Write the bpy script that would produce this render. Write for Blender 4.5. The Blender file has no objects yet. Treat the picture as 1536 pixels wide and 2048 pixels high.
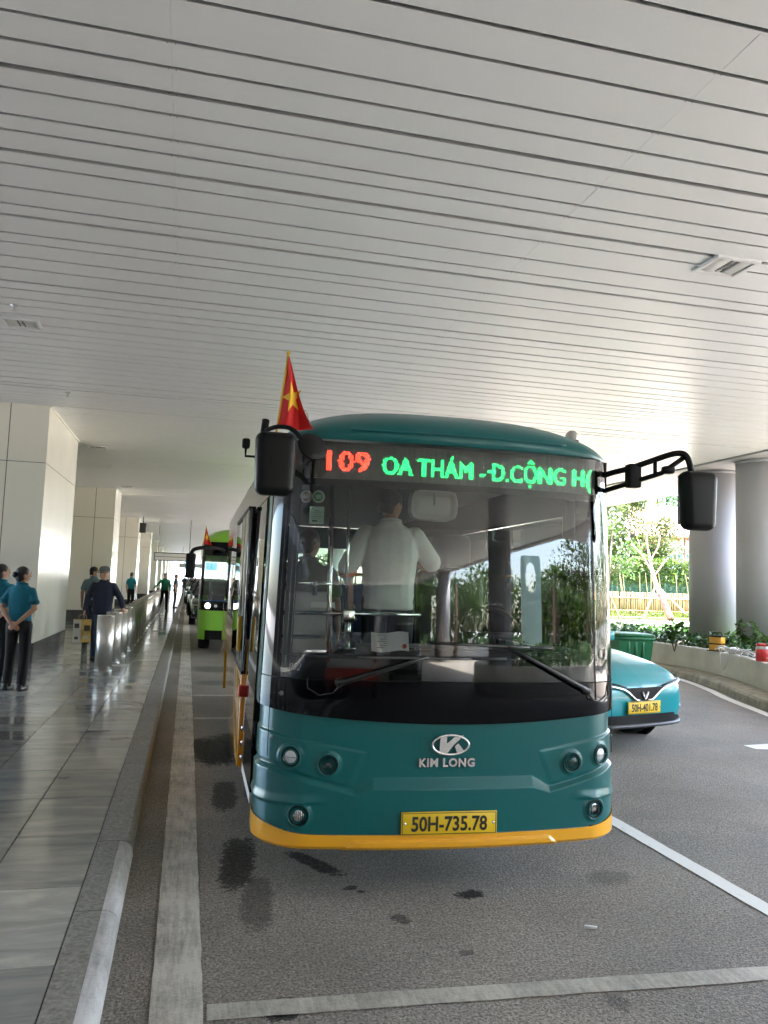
import bpy, bmesh, math, random
from mathutils import Vector, Matrix, noise as mnoise
R = math.radians
rnd = random.Random(7)
sc = bpy.context.scene
COL = sc.collection

# ---------------------------------------------------------------- camera
cam_d = bpy.data.cameras.new('camera')
cam = bpy.data.objects.new('camera', cam_d)
COL.objects.link(cam)
cam_d.sensor_fit = 'VERTICAL'; cam_d.sensor_height = 36.0; cam_d.sensor_width = 27.0
cam_d.lens = 1595.0 / 2048.0 * 36.0
cam_d.clip_start = 0.05; cam_d.clip_end = 3000
right = Vector((0.97050117, -0.23849415, 0.03532743))
down = Vector((0.05561822, 0.07889119, -0.99533049))
fwd = Vector((0.23459347, 0.96793426, 0.08982862))
up = -down
cam.matrix_world = Matrix(((right.x, up.x, -fwd.x, 0.0), (right.y, up.y, -fwd.y, 0.0), (right.z, up.z, -fwd.z, 1.62), (0, 0, 0, 1)))
sc.camera = cam

# ---------------------------------------------------------------- light
SUN_DIR = Vector((0.50, -0.07, 1.0)).normalized()        # towards the sun
world = bpy.data.worlds.new('World'); sc.world = world; world.use_nodes = True
wn = world.node_tree.nodes; wl = world.node_tree.links
bg = wn['Background']
sky = wn.new('ShaderNodeTexSky'); sky.sky_type = 'NISHITA'; sky.sun_disc = False
sky.sun_elevation = math.asin(SUN_DIR.z); sky.sun_rotation = math.atan2(SUN_DIR.x, SUN_DIR.y)
sky.air_density = 1.0; sky.dust_density = 2.5
wl.new(sky.outputs[0], bg.inputs[0]); bg.inputs[1].default_value = 0.15
sun_d = bpy.data.lights.new('sun', 'SUN'); sun_d.energy = 5.0; sun_d.angle = R(0.55); sun_d.color = (1.0, 0.97, 0.93)
sun = bpy.data.objects.new('sun', sun_d); COL.objects.link(sun)
sun.rotation_euler = SUN_DIR.to_track_quat('Z', 'Y').to_euler(); sun.location = (20, -10, 40)

sc.view_settings.view_transform = 'Standard'; sc.view_settings.look = 'None'
sc.view_settings.gamma = 1.0; sc.view_settings.use_curve_mapping = False
sc.view_settings.exposure = 4.5
sc.render.engine = 'CYCLES'
cy = sc.cycles
cy.use_denoising = True; cy.max_bounces = 12; cy.diffuse_bounces = 6; cy.glossy_bounces = 6; cy.transmission_bounces = 8
cy.transparent_max_bounces = 24; cy.sample_clamp_indirect = 8.0; cy.caustics_reflective = False; cy.caustics_refractive = False

# ---------------------------------------------------------------- materials
MATS = {}
def mat(name, col, rough=0.5, metal=0.0, coat=0.0, var=None, bump=None, emit=None, spec=None, rvar=None, stretch=None):
    """principled material; var=(scale, amount) mottles the colour, bump=(scale, strength) adds fine relief"""
    if name in MATS: return MATS[name]
    m = bpy.data.materials.new(name); m.use_nodes = True
    nt = m.node_tree; n = nt.nodes; l = nt.links; b = n['Principled BSDF']
    c4 = (*col, 1.0)
    b.inputs['Base Color'].default_value = c4
    b.inputs['Roughness'].default_value = rough
    b.inputs['Metallic'].default_value = metal
    b.inputs['Coat Weight'].default_value = coat
    b.inputs['Coat Roughness'].default_value = 0.04
    if spec is not None: b.inputs['Specular IOR Level'].default_value = spec
    vec = None
    if var or bump or rvar:
        tc = n.new('ShaderNodeTexCoord'); vec = tc.outputs['Object']
        if stretch:
            mp = n.new('ShaderNodeMapping'); mp.inputs['Scale'].default_value = stretch
            l.new(vec, mp.inputs[0]); vec = mp.outputs[0]
    if var:
        t = n.new('ShaderNodeTexNoise'); t.inputs['Scale'].default_value = var[0]; t.inputs['Detail'].default_value = 5
        l.new(vec, t.inputs['Vector'])
        r = n.new('ShaderNodeMapRange'); r.inputs[1].default_value = 0.3; r.inputs[2].default_value = 0.7
        r.inputs[3].default_value = 1 - var[1]; r.inputs[4].default_value = 1 + var[1]
        l.new(t.outputs[0], r.inputs[0])
        mx = n.new('ShaderNodeVectorMath'); mx.operation = 'SCALE'
        mx.inputs[0].default_value = col; l.new(r.outputs[0], mx.inputs['Scale'])
        l.new(mx.outputs[0], b.inputs['Base Color'])
    if rvar:
        t2 = n.new('ShaderNodeTexNoise'); t2.inputs['Scale'].default_value = rvar[0]; t2.inputs['Detail'].default_value = 4
        l.new(vec, t2.inputs['Vector'])
        r2 = n.new('ShaderNodeMapRange'); r2.inputs[1].default_value = 0.3; r2.inputs[2].default_value = 0.7
        r2.inputs[3].default_value = max(0.01, rough - rvar[1]); r2.inputs[4].default_value = rough + rvar[1]
        l.new(t2.outputs[0], r2.inputs[0]); l.new(r2.outputs[0], b.inputs['Roughness'])
    if bump:
        t3 = n.new('ShaderNodeTexNoise'); t3.inputs['Scale'].default_value = bump[0]; t3.inputs['Detail'].default_value = 4
        l.new(vec, t3.inputs['Vector'])
        bp = n.new('ShaderNodeBump'); bp.inputs['Strength'].default_value = bump[1]; bp.inputs['Distance'].default_value = 0.01
        l.new(t3.outputs[0], bp.inputs['Height']); l.new(bp.outputs[0], b.inputs['Normal'])
    if emit:
        b.inputs['Emission Color'].default_value = (*emit[0], 1); b.inputs['Emission Strength'].default_value = emit[1]
    MATS[name] = m
    return m

def glass_mat(name, tint, refl=1.5, dust=0.0, rough=0.0):
    """thin sheet of glass: tinted see-through plus a Fresnel reflection, optionally a faint film of dust"""
    m = bpy.data.materials.new(name); m.use_nodes = True
    nt = m.node_tree; n = nt.nodes; l = nt.links
    n.remove(n['Principled BSDF']); out = n['Material Output']
    tr = n.new('ShaderNodeBsdfTransparent'); tr.inputs[0].default_value = (*tint, 1)
    gl = n.new('ShaderNodeBsdfGlossy'); gl.inputs['Roughness'].default_value = rough; gl.inputs[0].default_value = (0.95, 0.97, 0.97, 1)
    fr = n.new('ShaderNodeFresnel'); fr.inputs[0].default_value = refl
    mx = n.new('ShaderNodeMixShader')
    l.new(fr.outputs[0], mx.inputs[0]); l.new(tr.outputs[0], mx.inputs[1]); l.new(gl.outputs[0], mx.inputs[2])
    last = mx
    if dust > 0:
        df = n.new('ShaderNodeBsdfDiffuse'); df.inputs[0].default_value = (0.55, 0.55, 0.52, 1)
        tc = n.new('ShaderNodeTexCoord'); tx = n.new('ShaderNodeTexNoise'); tx.inputs['Scale'].default_value = 3.0; tx.inputs['Detail'].default_value = 6
        mp = n.new('ShaderNodeMapping'); mp.inputs['Scale'].default_value = (4, 1, .7); l.new(tc.outputs['Object'], mp.inputs[0]); l.new(mp.outputs[0], tx.inputs[0])
        mr = n.new('ShaderNodeMapRange'); mr.inputs[1].default_value = .35; mr.inputs[2].default_value = .8; mr.inputs[3].default_value = 0.0; mr.inputs[4].default_value = dust
        l.new(tx.outputs[0], mr.inputs[0])
        m2 = n.new('ShaderNodeMixShader'); l.new(mr.outputs[0], m2.inputs[0]); l.new(mx.outputs[0], m2.inputs[1]); l.new(df.outputs[0], m2.inputs[2]); last = m2
    l.new(last.outputs[0], out.inputs[0])
    return m

# ---------------------------------------------------------------- objects
def props(o, label=None, cat=None, group=None, kind=None):
    if label: o['label'] = label
    if cat: o['category'] = cat
    if group: o['group'] = group
    if kind: o['kind'] = kind
    return o
def thing(name, label, cat, loc=(0, 0, 0), rz=0.0, group=None):
    o = bpy.data.objects.new(name, None); COL.objects.link(o)
    o.location = loc; o.rotation_euler = (0, 0, rz); o.empty_display_size = 0.2
    return props(o, label, cat, group)
def link(name, me, m, parent=None, loc=(0, 0, 0), rot=(0, 0, 0)):
    o = bpy.data.objects.new(name, me); COL.objects.link(o)
    if m is not None and len(me.materials) == 0: me.materials.append(m)
    o.location = loc; o.rotation_euler = rot
    if parent is not None: o.parent = parent
    return o
def kids(o): return [c for c in bpy.data.objects if c.parent == o]
def copy_tree(o, parent=None, cmap=None):
    c = o.copy(); COL.objects.link(c)
    if parent is not None: c.parent = parent
    for ch in (cmap if cmap is not None else KIDS(o)): copy_tree(ch, c)
    return c
def KIDS(o): return list(o.children)

class MB:
    """collects shapes into one mesh"""
    def __init__(s): s.v = []; s.f = []; s.sm = []
    def add(s, vs, fs, smooth=False):
        b = len(s.v); s.v += [tuple(p) for p in vs]
        for f in fs: s.f.append(tuple(i + b for i in f)); s.sm.append(smooth)
        return s
    def box(s, x0, x1, y0, y1, z0, z1, M=None):
        vs = [Vector((x, y, z)) for z in (z0, z1) for y in (y0, y1) for x in (x0, x1)]
        if M is not None: vs = [M @ p for p in vs]
        return s.add(vs, [(0, 2, 3, 1), (4, 5, 7, 6), (0, 1, 5, 4), (2, 6, 7, 3), (0, 4, 6, 2), (1, 3, 7, 5)])
    def rbox(s, x0, x1, y0, y1, z0, z1, r=0.01, M=None, seg=2):
        bm = bmesh.new(); bmesh.ops.create_cube(bm, size=1.0)
        for p in bm.verts: p.co = Vector(((x0 + x1) / 2 + p.co.x * (x1 - x0), (y0 + y1) / 2 + p.co.y * (y1 - y0), (z0 + z1) / 2 + p.co.z * (z1 - z0)))
        bmesh.ops.bevel(bm, geom=list(bm.edges), offset=r, segments=seg, profile=0.5, affect='EDGES')
        return s.bm(bm, M, True)
    def bm(s, bm, M=None, smooth=False):
        bm.verts.index_update()
        vs = [(M @ p.co if M is not None else p.co) for p in bm.verts]
        s.add(vs, [[q.index for q in f.verts] for f in bm.faces], smooth); bm.free(); return s
    def tube(s, pts, r, n=8, caps=True, closed=False):
        """pts: list of points, r: radius or list of radii"""
        pts = [Vector(p) for p in pts]; k = len(pts)
        rr = r if isinstance(r, (list, tuple)) else [r] * k
        vs = []; prev = None
        for i, p in enumerate(pts):
            if closed: d = pts[(i + 1) % k] - pts[i - 1]
            else: d = pts[min(i + 1, k - 1)] - pts[max(i - 1, 0)]
            d.normalize()
            if prev is None:
                a = Vector((0, 0, 1)) if abs(d.z) < 0.9 else Vector((1, 0, 0))
                u = d.cross(a).normalized()
            else:
                u = (prev - d * prev.dot(d)).normalized()
            prev = u; w = d.cross(u)
            for j in range(n):
                a = 2 * math.pi * j / n
                vs.append(p + (u * math.cos(a) + w * math.sin(a)) * rr[i])
        fs = []
        for i in range(k if closed else k - 1):
            i2 = (i + 1) % k
            for j in range(n):
                j2 = (j + 1) % n
                fs.append((i * n + j, i * n + j2, i2 * n + j2, i2 * n + j))
        if caps and not closed:
            fs.append(tuple(range(n))[::-1]); fs.append(tuple((k - 1) * n + j for j in range(n)))
        return s.add(vs, fs, True)
    def lathe(s, prof, n=24, M=None, smooth=True):
        """prof: (r, z) pairs bottom to top, turned about z"""
        vs = []; fs = []; k = len(prof)
        for (r, z) in prof:
            for j in range(n):
                a = 2 * math.pi * j / n; p = Vector((r * math.cos(a), r * math.sin(a), z))
                vs.append(M @ p if M is not None else p)
        for i in range(k - 1):
            for j in range(n):
                j2 = (j + 1) % n; fs.append((i * n + j, i * n + j2, (i + 1) * n + j2, (i + 1) * n + j))
        if prof[0][0] > 1e-6: fs.append(tuple(range(n))[::-1])
        if prof[-1][0] > 1e-6: fs.append(tuple((k - 1) * n + j for j in range(n)))
        return s.add(vs, fs, smooth)
    def prism(s, poly, h, M=None, base=0.0):
        """poly: (x, y) outline, raised along z"""
        n = len(poly)
        vs = [Vector((x, y, base)) for x, y in poly] + [Vector((x, y, base + h)) for x, y in poly]
        if M is not None: vs = [M @ p for p in vs]
        return s.add(vs, [tuple(range(n))[::-1], tuple(range(n, 2 * n))] + [(i, (i + 1) % n, n + (i + 1) % n, n + i) for i in range(n)])
    def grid(s, P, nu, nv, smooth=True, flip=False):
        vs = [P(i / (nu - 1), j / (nv - 1)) for j in range(nv) for i in range(nu)]
        fs = []
        for j in range(nv - 1):
            for i in range(nu - 1):
                q = (j * nu + i, j * nu + i + 1, (j + 1) * nu + i + 1, (j + 1) * nu + i)
                fs.append(q[::-1] if flip else q)
        return s.add(vs, fs, smooth)
    def ball(s, c, r, n=12, M=None):
        rx, ry, rz = r if isinstance(r, (list, tuple)) else (r, r, r)
        bm = bmesh.new(); bmesh.ops.create_uvsphere(bm, u_segments=n, v_segments=max(6, n * 2 // 3), radius=1.0)
        T = Matrix.Translation(Vector(c)) @ (M if M is not None else Matrix.Identity(4)) @ Matrix.Diagonal((rx, ry, rz, 1))
        return s.bm(bm, T, True)
    def mesh(s, name):
        me = bpy.data.meshes.new(name); me.from_pydata(s.v, [], s.f)
        me.polygons.foreach_set('use_smooth', s.sm); me.update()
        return me
    def build(s, name, m=None, parent=None, loc=(0, 0, 0), rot=(0, 0, 0), fix=False):
        me = s.mesh(name)
        if fix:
            bm = bmesh.new(); bm.from_mesh(me); bmesh.ops.recalc_face_normals(bm, faces=bm.faces); bm.to_mesh(me); bm.free()
        return link(name, me, m, parent, loc, rot)

def split_norm(o, deg=35):
    o.data.set_sharp_from_angle(angle=R(deg)); return o

def text_mesh(txt, size, depth=0.0, offset=0.0, sx=1.0, align='CENTER', res=3, space=1.0):
    cu = bpy.data.curves.new('t', 'FONT'); cu.body = txt; cu.size = size; cu.extrude = depth; cu.offset = offset
    cu.space_character = space; cu.align_x = align; cu.align_y = 'CENTER'; cu.resolution_u = res
    o = bpy.data.objects.new('t', cu); COL.objects.link(o)
    dg = bpy.context.evaluated_depsgraph_get(); me = bpy.data.meshes.new_from_object(o.evaluated_get(dg))
    bpy.data.objects.remove(o); bpy.data.curves.remove(cu)
    for p in me.vertices: p.co.x *= sx
    me.materials.clear()
    return me
def fit_text(me, w=None, h=None):
    xs = [p.co.x for p in me.vertices]; ys = [p.co.y for p in me.vertices]
    cx = (min(xs) + max(xs)) / 2; cyy = (min(ys) + max(ys)) / 2
    kx = w / (max(xs) - min(xs)) if w else 1; ky = h / (max(ys) - min(ys)) if h else kx
    if not w: kx = ky
    for p in me.vertices: p.co.x = (p.co.x - cx) * kx; p.co.y = (p.co.y - cyy) * ky
    return me
def sweep(pts, prof):
    """sweep a (offset, z) profile along a plan polyline; offset is to the right of travel"""
    vs = []; fs = []; n = len(pts); k = len(prof)
    for i in range(n):
        a = Vector(pts[max(i - 1, 0)]); b = Vector(pts[min(i + 1, n - 1)]); d = (b - a).normalized(); q = Vector((d.y, -d.x))
        for (o, z) in prof: vs.append((pts[i][0] + q.x * o, pts[i][1] + q.y * o, z))
    for i in range(n - 1):
        for j in range(k - 1): fs.append((i * k + j, (i + 1) * k + j, (i + 1) * k + j + 1, i * k + j + 1))
    fs.append(tuple(range(k))); fs.append(tuple((n - 1) * k + j for j in range(k))[::-1])
    return vs, fs
def smooth_path(pts, per=6):
    P = [Vector(p) for p in pts]; out = []
    for i in range(len(P) - 1):
        p0 = P[max(i - 1, 0)]; p1 = P[i]; p2 = P[i + 1]; p3 = P[min(i + 2, len(P) - 1)]
        for k in range(per):
            t = k / per
            out.append(0.5 * ((2 * p1) + (p2 - p0) * t + (2 * p0 - 5 * p1 + 4 * p2 - p3) * t * t + (3 * p1 - p0 - 3 * p2 + p3) * t ** 3))
    out.append(P[-1]); return [tuple(p) for p in out]
# ================================================================ ground and road
def asphalt_mat():
    m = bpy.data.materials.new('asphalt'); m.use_nodes = True; nt = m.node_tree; n = nt.nodes; l = nt.links; b = n['Principled BSDF']
    tc = n.new('ShaderNodeTexCoord'); pos = tc.outputs['Object']
    def noise(scale, det=5, rough=0.6):
        t = n.new('ShaderNodeTexNoise'); t.inputs['Scale'].default_value = scale; t.inputs['Detail'].default_value = det; t.inputs['Roughness'].default_value = rough
        l.new(pos, t.inputs['Vector']); return t.outputs[0]
    def math_(op, a, c, clamp=False):
        q = n.new('ShaderNodeMath'); q.operation = op; q.use_clamp = clamp
        for i, s in enumerate((a, c)):
            if isinstance(s, (int, float)): q.inputs[i].default_value = s
            else: l.new(s, q.inputs[i])
        return q.outputs[0]
    fine = noise(78, 3, 0.75); mid = noise(24, 5); big = noise(1.1, 5); patch = noise(0.33, 3)
    ramp = n.new('ShaderNodeValToRGB'); l.new(fine, ramp.inputs[0])
    ramp.color_ramp.elements[0].position = 0.34; ramp.color_ramp.elements[0].color = (0.05, 0.048, 0.045, 1)
    ramp.color_ramp.elements[1].position = 0.66; ramp.color_ramp.elements[1].color = (0.34, 0.325, 0.30, 1)
    f = math_('MULTIPLY', math_('ADD', math_('MULTIPLY', mid, 0.9), 0.55), math_('ADD', math_('MULTIPLY', big, 1.15), math_('ADD', math_('MULTIPLY', patch, 0.7), 0.10)))
    cm = n.new('ShaderNodeVectorMath'); cm.operation = 'SCALE'; l.new(ramp.outputs[0], cm.inputs[0]); l.new(f, cm.inputs['Scale'])
    tint = n.new('ShaderNodeMix'); tint.data_type = 'RGBA'; tint.blend_type = 'MULTIPLY'; l.new(noise(.8, 4), tint.inputs[0]); l.new(cm.outputs[0], tint.inputs[6]); tint.inputs[7].default_value = (1.06, .90, .74, 1)
    vor = n.new('ShaderNodeTexVoronoi'); vor.feature = 'DISTANCE_TO_EDGE'; vor.inputs['Scale'].default_value = .42; wv = n.new('ShaderNodeVectorMath'); wv.operation = 'ADD'; l.new(pos, wv.inputs[0])
    nv = n.new('ShaderNodeTexNoise'); nv.inputs['Scale'].default_value = 1.7; nv.inputs['Detail'].default_value = 6; l.new(pos, nv.inputs[0]); l.new(nv.outputs[1], wv.inputs[1]); l.new(wv.outputs[0], vor.inputs['Vector'])
    crack = math_('MULTIPLY', math_('SUBTRACT', 1.0, math_('MULTIPLY', vor.outputs['Distance'], 220.0), True), math_('MULTIPLY', math_('SUBTRACT', big, .50), 4.0, True), True)
    # oil drips, tyre prints and a wet patch, each a shape of its own
    edge = noise(9, 4, 0.7); edge2 = noise(34, 3, 0.7)
    jit = math_('ADD', math_('MULTIPLY', math_('SUBTRACT', edge, 0.5), 1.5), math_('MULTIPLY', math_('SUBTRACT', edge2, 0.5), 2.4))
    total = None
    spots = [(0.37, 4.80, 0.10, 0.42, -6, .9), (0.43, 4.20, 0.08, 0.34, -6, .55), (0.36, 6.25, 0.09, 0.42, -3, .85), (1.55, 4.14, 0.085, 0.055, 20, 1), (0.80, 4.72, 0.06, 0.24, 28, .95),
             (0.935, 4.32, 0.05, 0.03, 30, .9), (0.98, 4.26, 0.025, 0.02, 0, .9), (1.10, 3.90, 0.04, 0.06, 20, .7), (0.44, 3.16, 0.075, 0.09, 0, .95), (0.32, 7.85, 0.22, 0.62, 5, 1), (0.55, 8.2, 0.3, 0.5, 0, .9),
             (2.42, 4.26, 0.16, 0.10, 10, .4), (1.3, 3.5, 0.04, 0.03, 0, .6), (1.75, 3.0, .05, .06, 20, .5), (0.52, 14.7, .35, .5, 0, .6), (0.45, 12.8, .25, .3, 0, .5)]
    sep = n.new('ShaderNodeSeparateXYZ'); l.new(pos, sep.inputs[0])
    for (cx, cy_, rx, ry, rot, amt) in spots:
        c, s = math.cos(R(rot)), math.sin(R(rot)); pw = 3.2 if ry / rx > 2.5 else 2.2
        dx = math_('SUBTRACT', sep.outputs[0], cx); dy = math_('SUBTRACT', sep.outputs[1], cy_)
        u = math_('DIVIDE', math_('ADD', math_('MULTIPLY', dx, c), math_('MULTIPLY', dy, s)), rx)
        v = math_('DIVIDE', math_('SUBTRACT', math_('MULTIPLY', dy, c), math_('MULTIPLY', dx, s)), ry)
        d = math_('SQRT', math_('ADD', math_('POWER', math_('ABSOLUTE', u, 0), pw), math_('POWER', math_('ABSOLUTE', v, 0), pw)), 0)
        a = math_('MULTIPLY', math_('MULTIPLY', math_('SUBTRACT', 1.08, math_('ADD', d, jit)), 4.0, True), amt)
        total = a if total is None else math_('MAXIMUM', total, a)
    tm = math_('MULTIPLY', total, math_('ADD', .25, math_('MULTIPLY', edge2, 1.35)), True)
    mx = n.new('ShaderNodeMix'); mx.data_type = 'RGBA'; l.new(math_('MAXIMUM', tm, math_('MULTIPLY', crack, .7)), mx.inputs[0]); l.new(tint.outputs[2], mx.inputs[6]); mx.inputs[7].default_value = (0.008, 0.008, 0.008, 1)
    l.new(mx.outputs[2], b.inputs['Base Color'])
    rr = math_('SUBTRACT', math_('ADD', math_('MULTIPLY', big, 0.3), 0.58), math_('MULTIPLY', total, 0.16)); l.new(rr, b.inputs['Roughness']); l.new(math_('SUBTRACT', .45, math_('MULTIPLY', total, .36)), b.inputs['Specular IOR Level'])
    bp = n.new('ShaderNodeBump'); bp.inputs['Strength'].default_value = 0.8; bp.inputs['Distance'].default_value = 0.012
    l.new(math_('ADD', fine, math_('MULTIPLY', mid, 0.8)), bp.inputs['Height']); l.new(bp.outputs[0], b.inputs['Normal'])
    return m
ASPH = asphalt_mat()
MB().add([(-300, -300, -.06), (500, -300, -.06), (500, 700, -.06), (-300, 700, -.06)], [(0, 1, 2, 3)]).build('ground', mat('earth', (.36, .36, .355), .95, var=(.4, .2)))
props(bpy.data.objects['ground'], kind='structure')
road = MB().box(-0.30, 11.0, -60, 400, -.05, 0).build('road', ASPH); props(road, kind='structure')

def paint_mat(name, col, wear):
    m = bpy.data.materials.new(name); m.use_nodes = True; nt = m.node_tree; n = nt.nodes; l = nt.links; b = n['Principled BSDF']
    tc = n.new('ShaderNodeTexCoord')
    def nz(s, d=5, st=(1, 1, 1)):
        mp = n.new('ShaderNodeMapping'); mp.inputs['Scale'].default_value = st; l.new(tc.outputs['Object'], mp.inputs[0])
        t = n.new('ShaderNodeTexNoise'); t.inputs['Scale'].default_value = s; t.inputs['Detail'].default_value = d; t.inputs['Roughness'].default_value = .7; l.new(mp.outputs[0], t.inputs[0]); return t.outputs[0]
    r = n.new('ShaderNodeValToRGB'); r.color_ramp.elements[0].position = wear[0]; r.color_ramp.elements[1].position = wear[1]
    r.color_ramp.elements[0].color = (col[0] * .30, col[1] * .29, col[2] * .27, 1); r.color_ramp.elements[1].color = (*col, 1)
    a = n.new('ShaderNodeMath'); a.operation = 'MULTIPLY_ADD'; l.new(nz(2.2, 6), a.inputs[0]); a.inputs[1].default_value = .55
    b2 = n.new('ShaderNodeMath'); b2.operation = 'MULTIPLY_ADD'; l.new(nz(70, 3), b2.inputs[0]); b2.inputs[1].default_value = .25
    c2 = n.new('ShaderNodeMath'); c2.operation = 'MULTIPLY'; l.new(nz(10, 3, (4, .35, 1)), c2.inputs[0]); c2.inputs[1].default_value = .3
    l.new(c2.outputs[0], b2.inputs[2]); l.new(b2.outputs[0], a.inputs[2]); l.new(a.outputs[0], r.inputs[0])
    l.new(r.outputs[0], b.inputs['Base Color']); b.inputs['Roughness'].default_value = .6
    bp = n.new('ShaderNodeBump'); bp.inputs['Strength'].default_value = .35; bp.inputs['Distance'].default_value = .004
    l.new(nz(120, 3), bp.inputs['Height']); l.new(bp.outputs[0], b.inputs['Normal'])
    return m
PAINT = paint_mat('road_paint', (.56, .53, .47), (.40, .62)); PAINT2 = paint_mat('road_paint_worn', (.52, .49, .43), (.40, .66)); PAINTW = paint_mat('road_paint_fresh', (.74, .74, .72), (.25, .5))
def line(pts, w, m, z=.004):
    """painted line with slightly ragged edges"""
    rg = random.Random(3); P = []
    for i in range(len(pts) - 1):
        a = Vector(pts[i]); b = Vector(pts[i + 1]); k = max(2, int((b - a).length / .12)); k = min(k, 260)
        for j in range(k): P.append(a.lerp(b, j / k))
    P.append(Vector(pts[-1])); vs = []; fs = []
    for i, p in enumerate(P):
        d = (P[min(i + 1, len(P) - 1)] - P[max(i - 1, 0)]).normalized(); q = Vector((-d.y, d.x))
        a = p + q * (w / 2 + rg.uniform(-.003, .003)); b = p - q * (w / 2 + rg.uniform(-.003, .003))
        vs += [(a.x, a.y, z), (b.x, b.y, z)]
    for i in range(len(P) - 1): fs.append((2 * i + 1, 2 * i + 3, 2 * i + 2, 2 * i))
    o = MB().add(vs, fs).build('road_marking', m, road); return o
line([(.045, -4), (.05, 3), (.055, 20), (.06, 90)], .195, PAINT)
line([(.16, 3.19), (.9, 3.165), (2.56, 3.10), (5.5, 2.98)], .115, PAINT2)
line([(3.03, 3.17), (3.03, 3.7), (3.03, 12), (3.03, 60)], .115, PAINTW, .0042)
line([(.16, 9.6), (3.0, 9.52)], .12, PAINT2); line([(.16, 11.45), (3.0, 11.4)], .12, PAINT2); line([(.16, 26.0), (3.0, 26.0)], .12, PAINT2)
a_ = [(6.0, 7.50), (6.9, 7.35), (6.9, 7.1), (7.6, 7.6), (6.9, 8.1), (6.9, 7.85), (6.0, 7.70)]
MB().add([(x, y, .004) for x, y in a_], [(0, 1, 5, 6), (2, 3, 4), (2, 4, 5, 1)]).build('road_marking', PAINTW, road)

# ================================================================ pavement of polished stone tiles with a granite kerb
def marble(name, col, k):
    m = bpy.data.materials.new(name); m.use_nodes = True; nt = m.node_tree; n = nt.nodes; l = nt.links; b = n['Principled BSDF']
    tc = n.new('ShaderNodeTexCoord'); oi = n.new('ShaderNodeObjectInfo')
    ad = n.new('ShaderNodeVectorMath'); ad.operation = 'MULTIPLY_ADD'; l.new(oi.outputs['Location'], ad.inputs[0]); ad.inputs[1].default_value = (3.7, 5.3, 1); l.new(tc.outputs['Object'], ad.inputs[2])
    mp = n.new('ShaderNodeMapping'); mp.inputs['Scale'].default_value = (.8, 3.0, 1); mp.inputs['Rotation'].default_value = (0, 0, .12 * k); l.new(ad.outputs[0], mp.inputs[0])
    t = n.new('ShaderNodeTexNoise'); t.inputs['Scale'].default_value = 2.4; t.inputs['Detail'].default_value = 7; t.inputs['Roughness'].default_value = .62; t.inputs['Distortion'].default_value = .5; l.new(mp.outputs[0], t.inputs[0])
    r = n.new('ShaderNodeValToRGB'); e = r.color_ramp.elements; e[0].position = .30; e[0].color = (col[0] * .55, col[1] * .56, col[2] * .58, 1); e[1].position = .72; e[1].color = (col[0] * 1.15, col[1] * 1.13, col[2] * 1.08, 1)
    q = e.new(.5); q.color = (col[0] * .78, col[1] * .79, col[2] * .80, 1); l.new(t.outputs[0], r.inputs[0])
    rv = n.new('ShaderNodeMapRange'); rv.inputs[3].default_value = .72; rv.inputs[4].default_value = 1.25; l.new(oi.outputs['Random'], rv.inputs[0])
    sc_ = n.new('ShaderNodeVectorMath'); sc_.operation = 'SCALE'; l.new(r.outputs[0], sc_.inputs[0]); l.new(rv.outputs[0], sc_.inputs['Scale'])
    l.new(sc_.outputs[0], b.inputs['Base Color'])
    d = n.new('ShaderNodeTexNoise'); d.inputs['Scale'].default_value = 1.6; d.inputs['Detail'].default_value = 6; l.new(tc.outputs['Object'], d.inputs[0])
    mr = n.new('ShaderNodeMapRange'); mr.inputs[1].default_value = .35; mr.inputs[2].default_value = .75; mr.inputs[3].default_value = .07; mr.inputs[4].default_value = .24; l.new(d.outputs[0], mr.inputs[0]); l.new(mr.outputs[0], b.inputs['Roughness'])
    b.inputs['Specular IOR Level'].default_value = .6
    return m
TILE = [marble('grey_marble', (.30, .297, .28), 1), marble('pale_marble', (.37, .36, .335), -1)]
GROUT = mat('grout', (.05, .05, .048), .9)
FZ = .08
pave = MB().box(-30, -.42, -30, 240, -.04, FZ - .012).build('pavement', GROUT); props(pave, kind='structure')
TW, TL = .46, .83
tile_me = {}
def tile_mesh(k, w, l_):
    key = (k, round(w, 2), round(l_, 2))
    if key not in tile_me:
        g = .003; c = .002; a = w / 2 - g; b_ = l_ / 2 - g
        vs = [(-a, -b_, -.012), (a, -b_, -.012), (a, b_, -.012), (-a, b_, -.012), (-a, -b_, -c), (a, -b_, -c), (a, b_, -c), (-a, b_, -c), (-a + c, -b_ + c, 0), (a - c, -b_ + c, 0), (a - c, b_ - c, 0), (-a + c, b_ - c, 0)]
        fs = [(0, 1, 5, 4), (1, 2, 6, 5), (2, 3, 7, 6), (3, 0, 4, 7), (4, 5, 9, 8), (5, 6, 10, 9), (6, 7, 11, 10), (7, 4, 8, 11), (8, 9, 10, 11)]
        me = MB().add(vs, fs).mesh('tile'); me.materials.append(TILE[k]); tile_me[key] = me
    return tile_me[key]
nt_ = 0; far = [MB(), MB()]
for r_ in range(-8, 150):
    y = 2.66 + TL * (r_ + .5)
    for c_ in range(0, 40):
        x = -.42 - TW * (c_ + .5)
        k = (c_ * 7 + r_ * 5 + (c_ * r_) % 3) % 2
        near = 2.4 < y < 16.6 and x > -.26 * y - 1.2 and x > -3.6 and nt_ < 110
        if near:
            link('tile', tile_mesh(k, TW, TL), None, pave, (x, y, FZ)); nt_ += 1
        else:
            if y > 60 and c_ > 14: continue
            g = .003
            far[k].add([(x - TW / 2 + g, y - TL / 2 + g, FZ), (x + TW / 2 - g, y - TL / 2 + g, FZ), (x + TW / 2 - g, y + TL / 2 - g, FZ), (x - TW / 2 + g, y + TL / 2 - g, FZ)], [(0, 1, 2, 3)])
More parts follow.
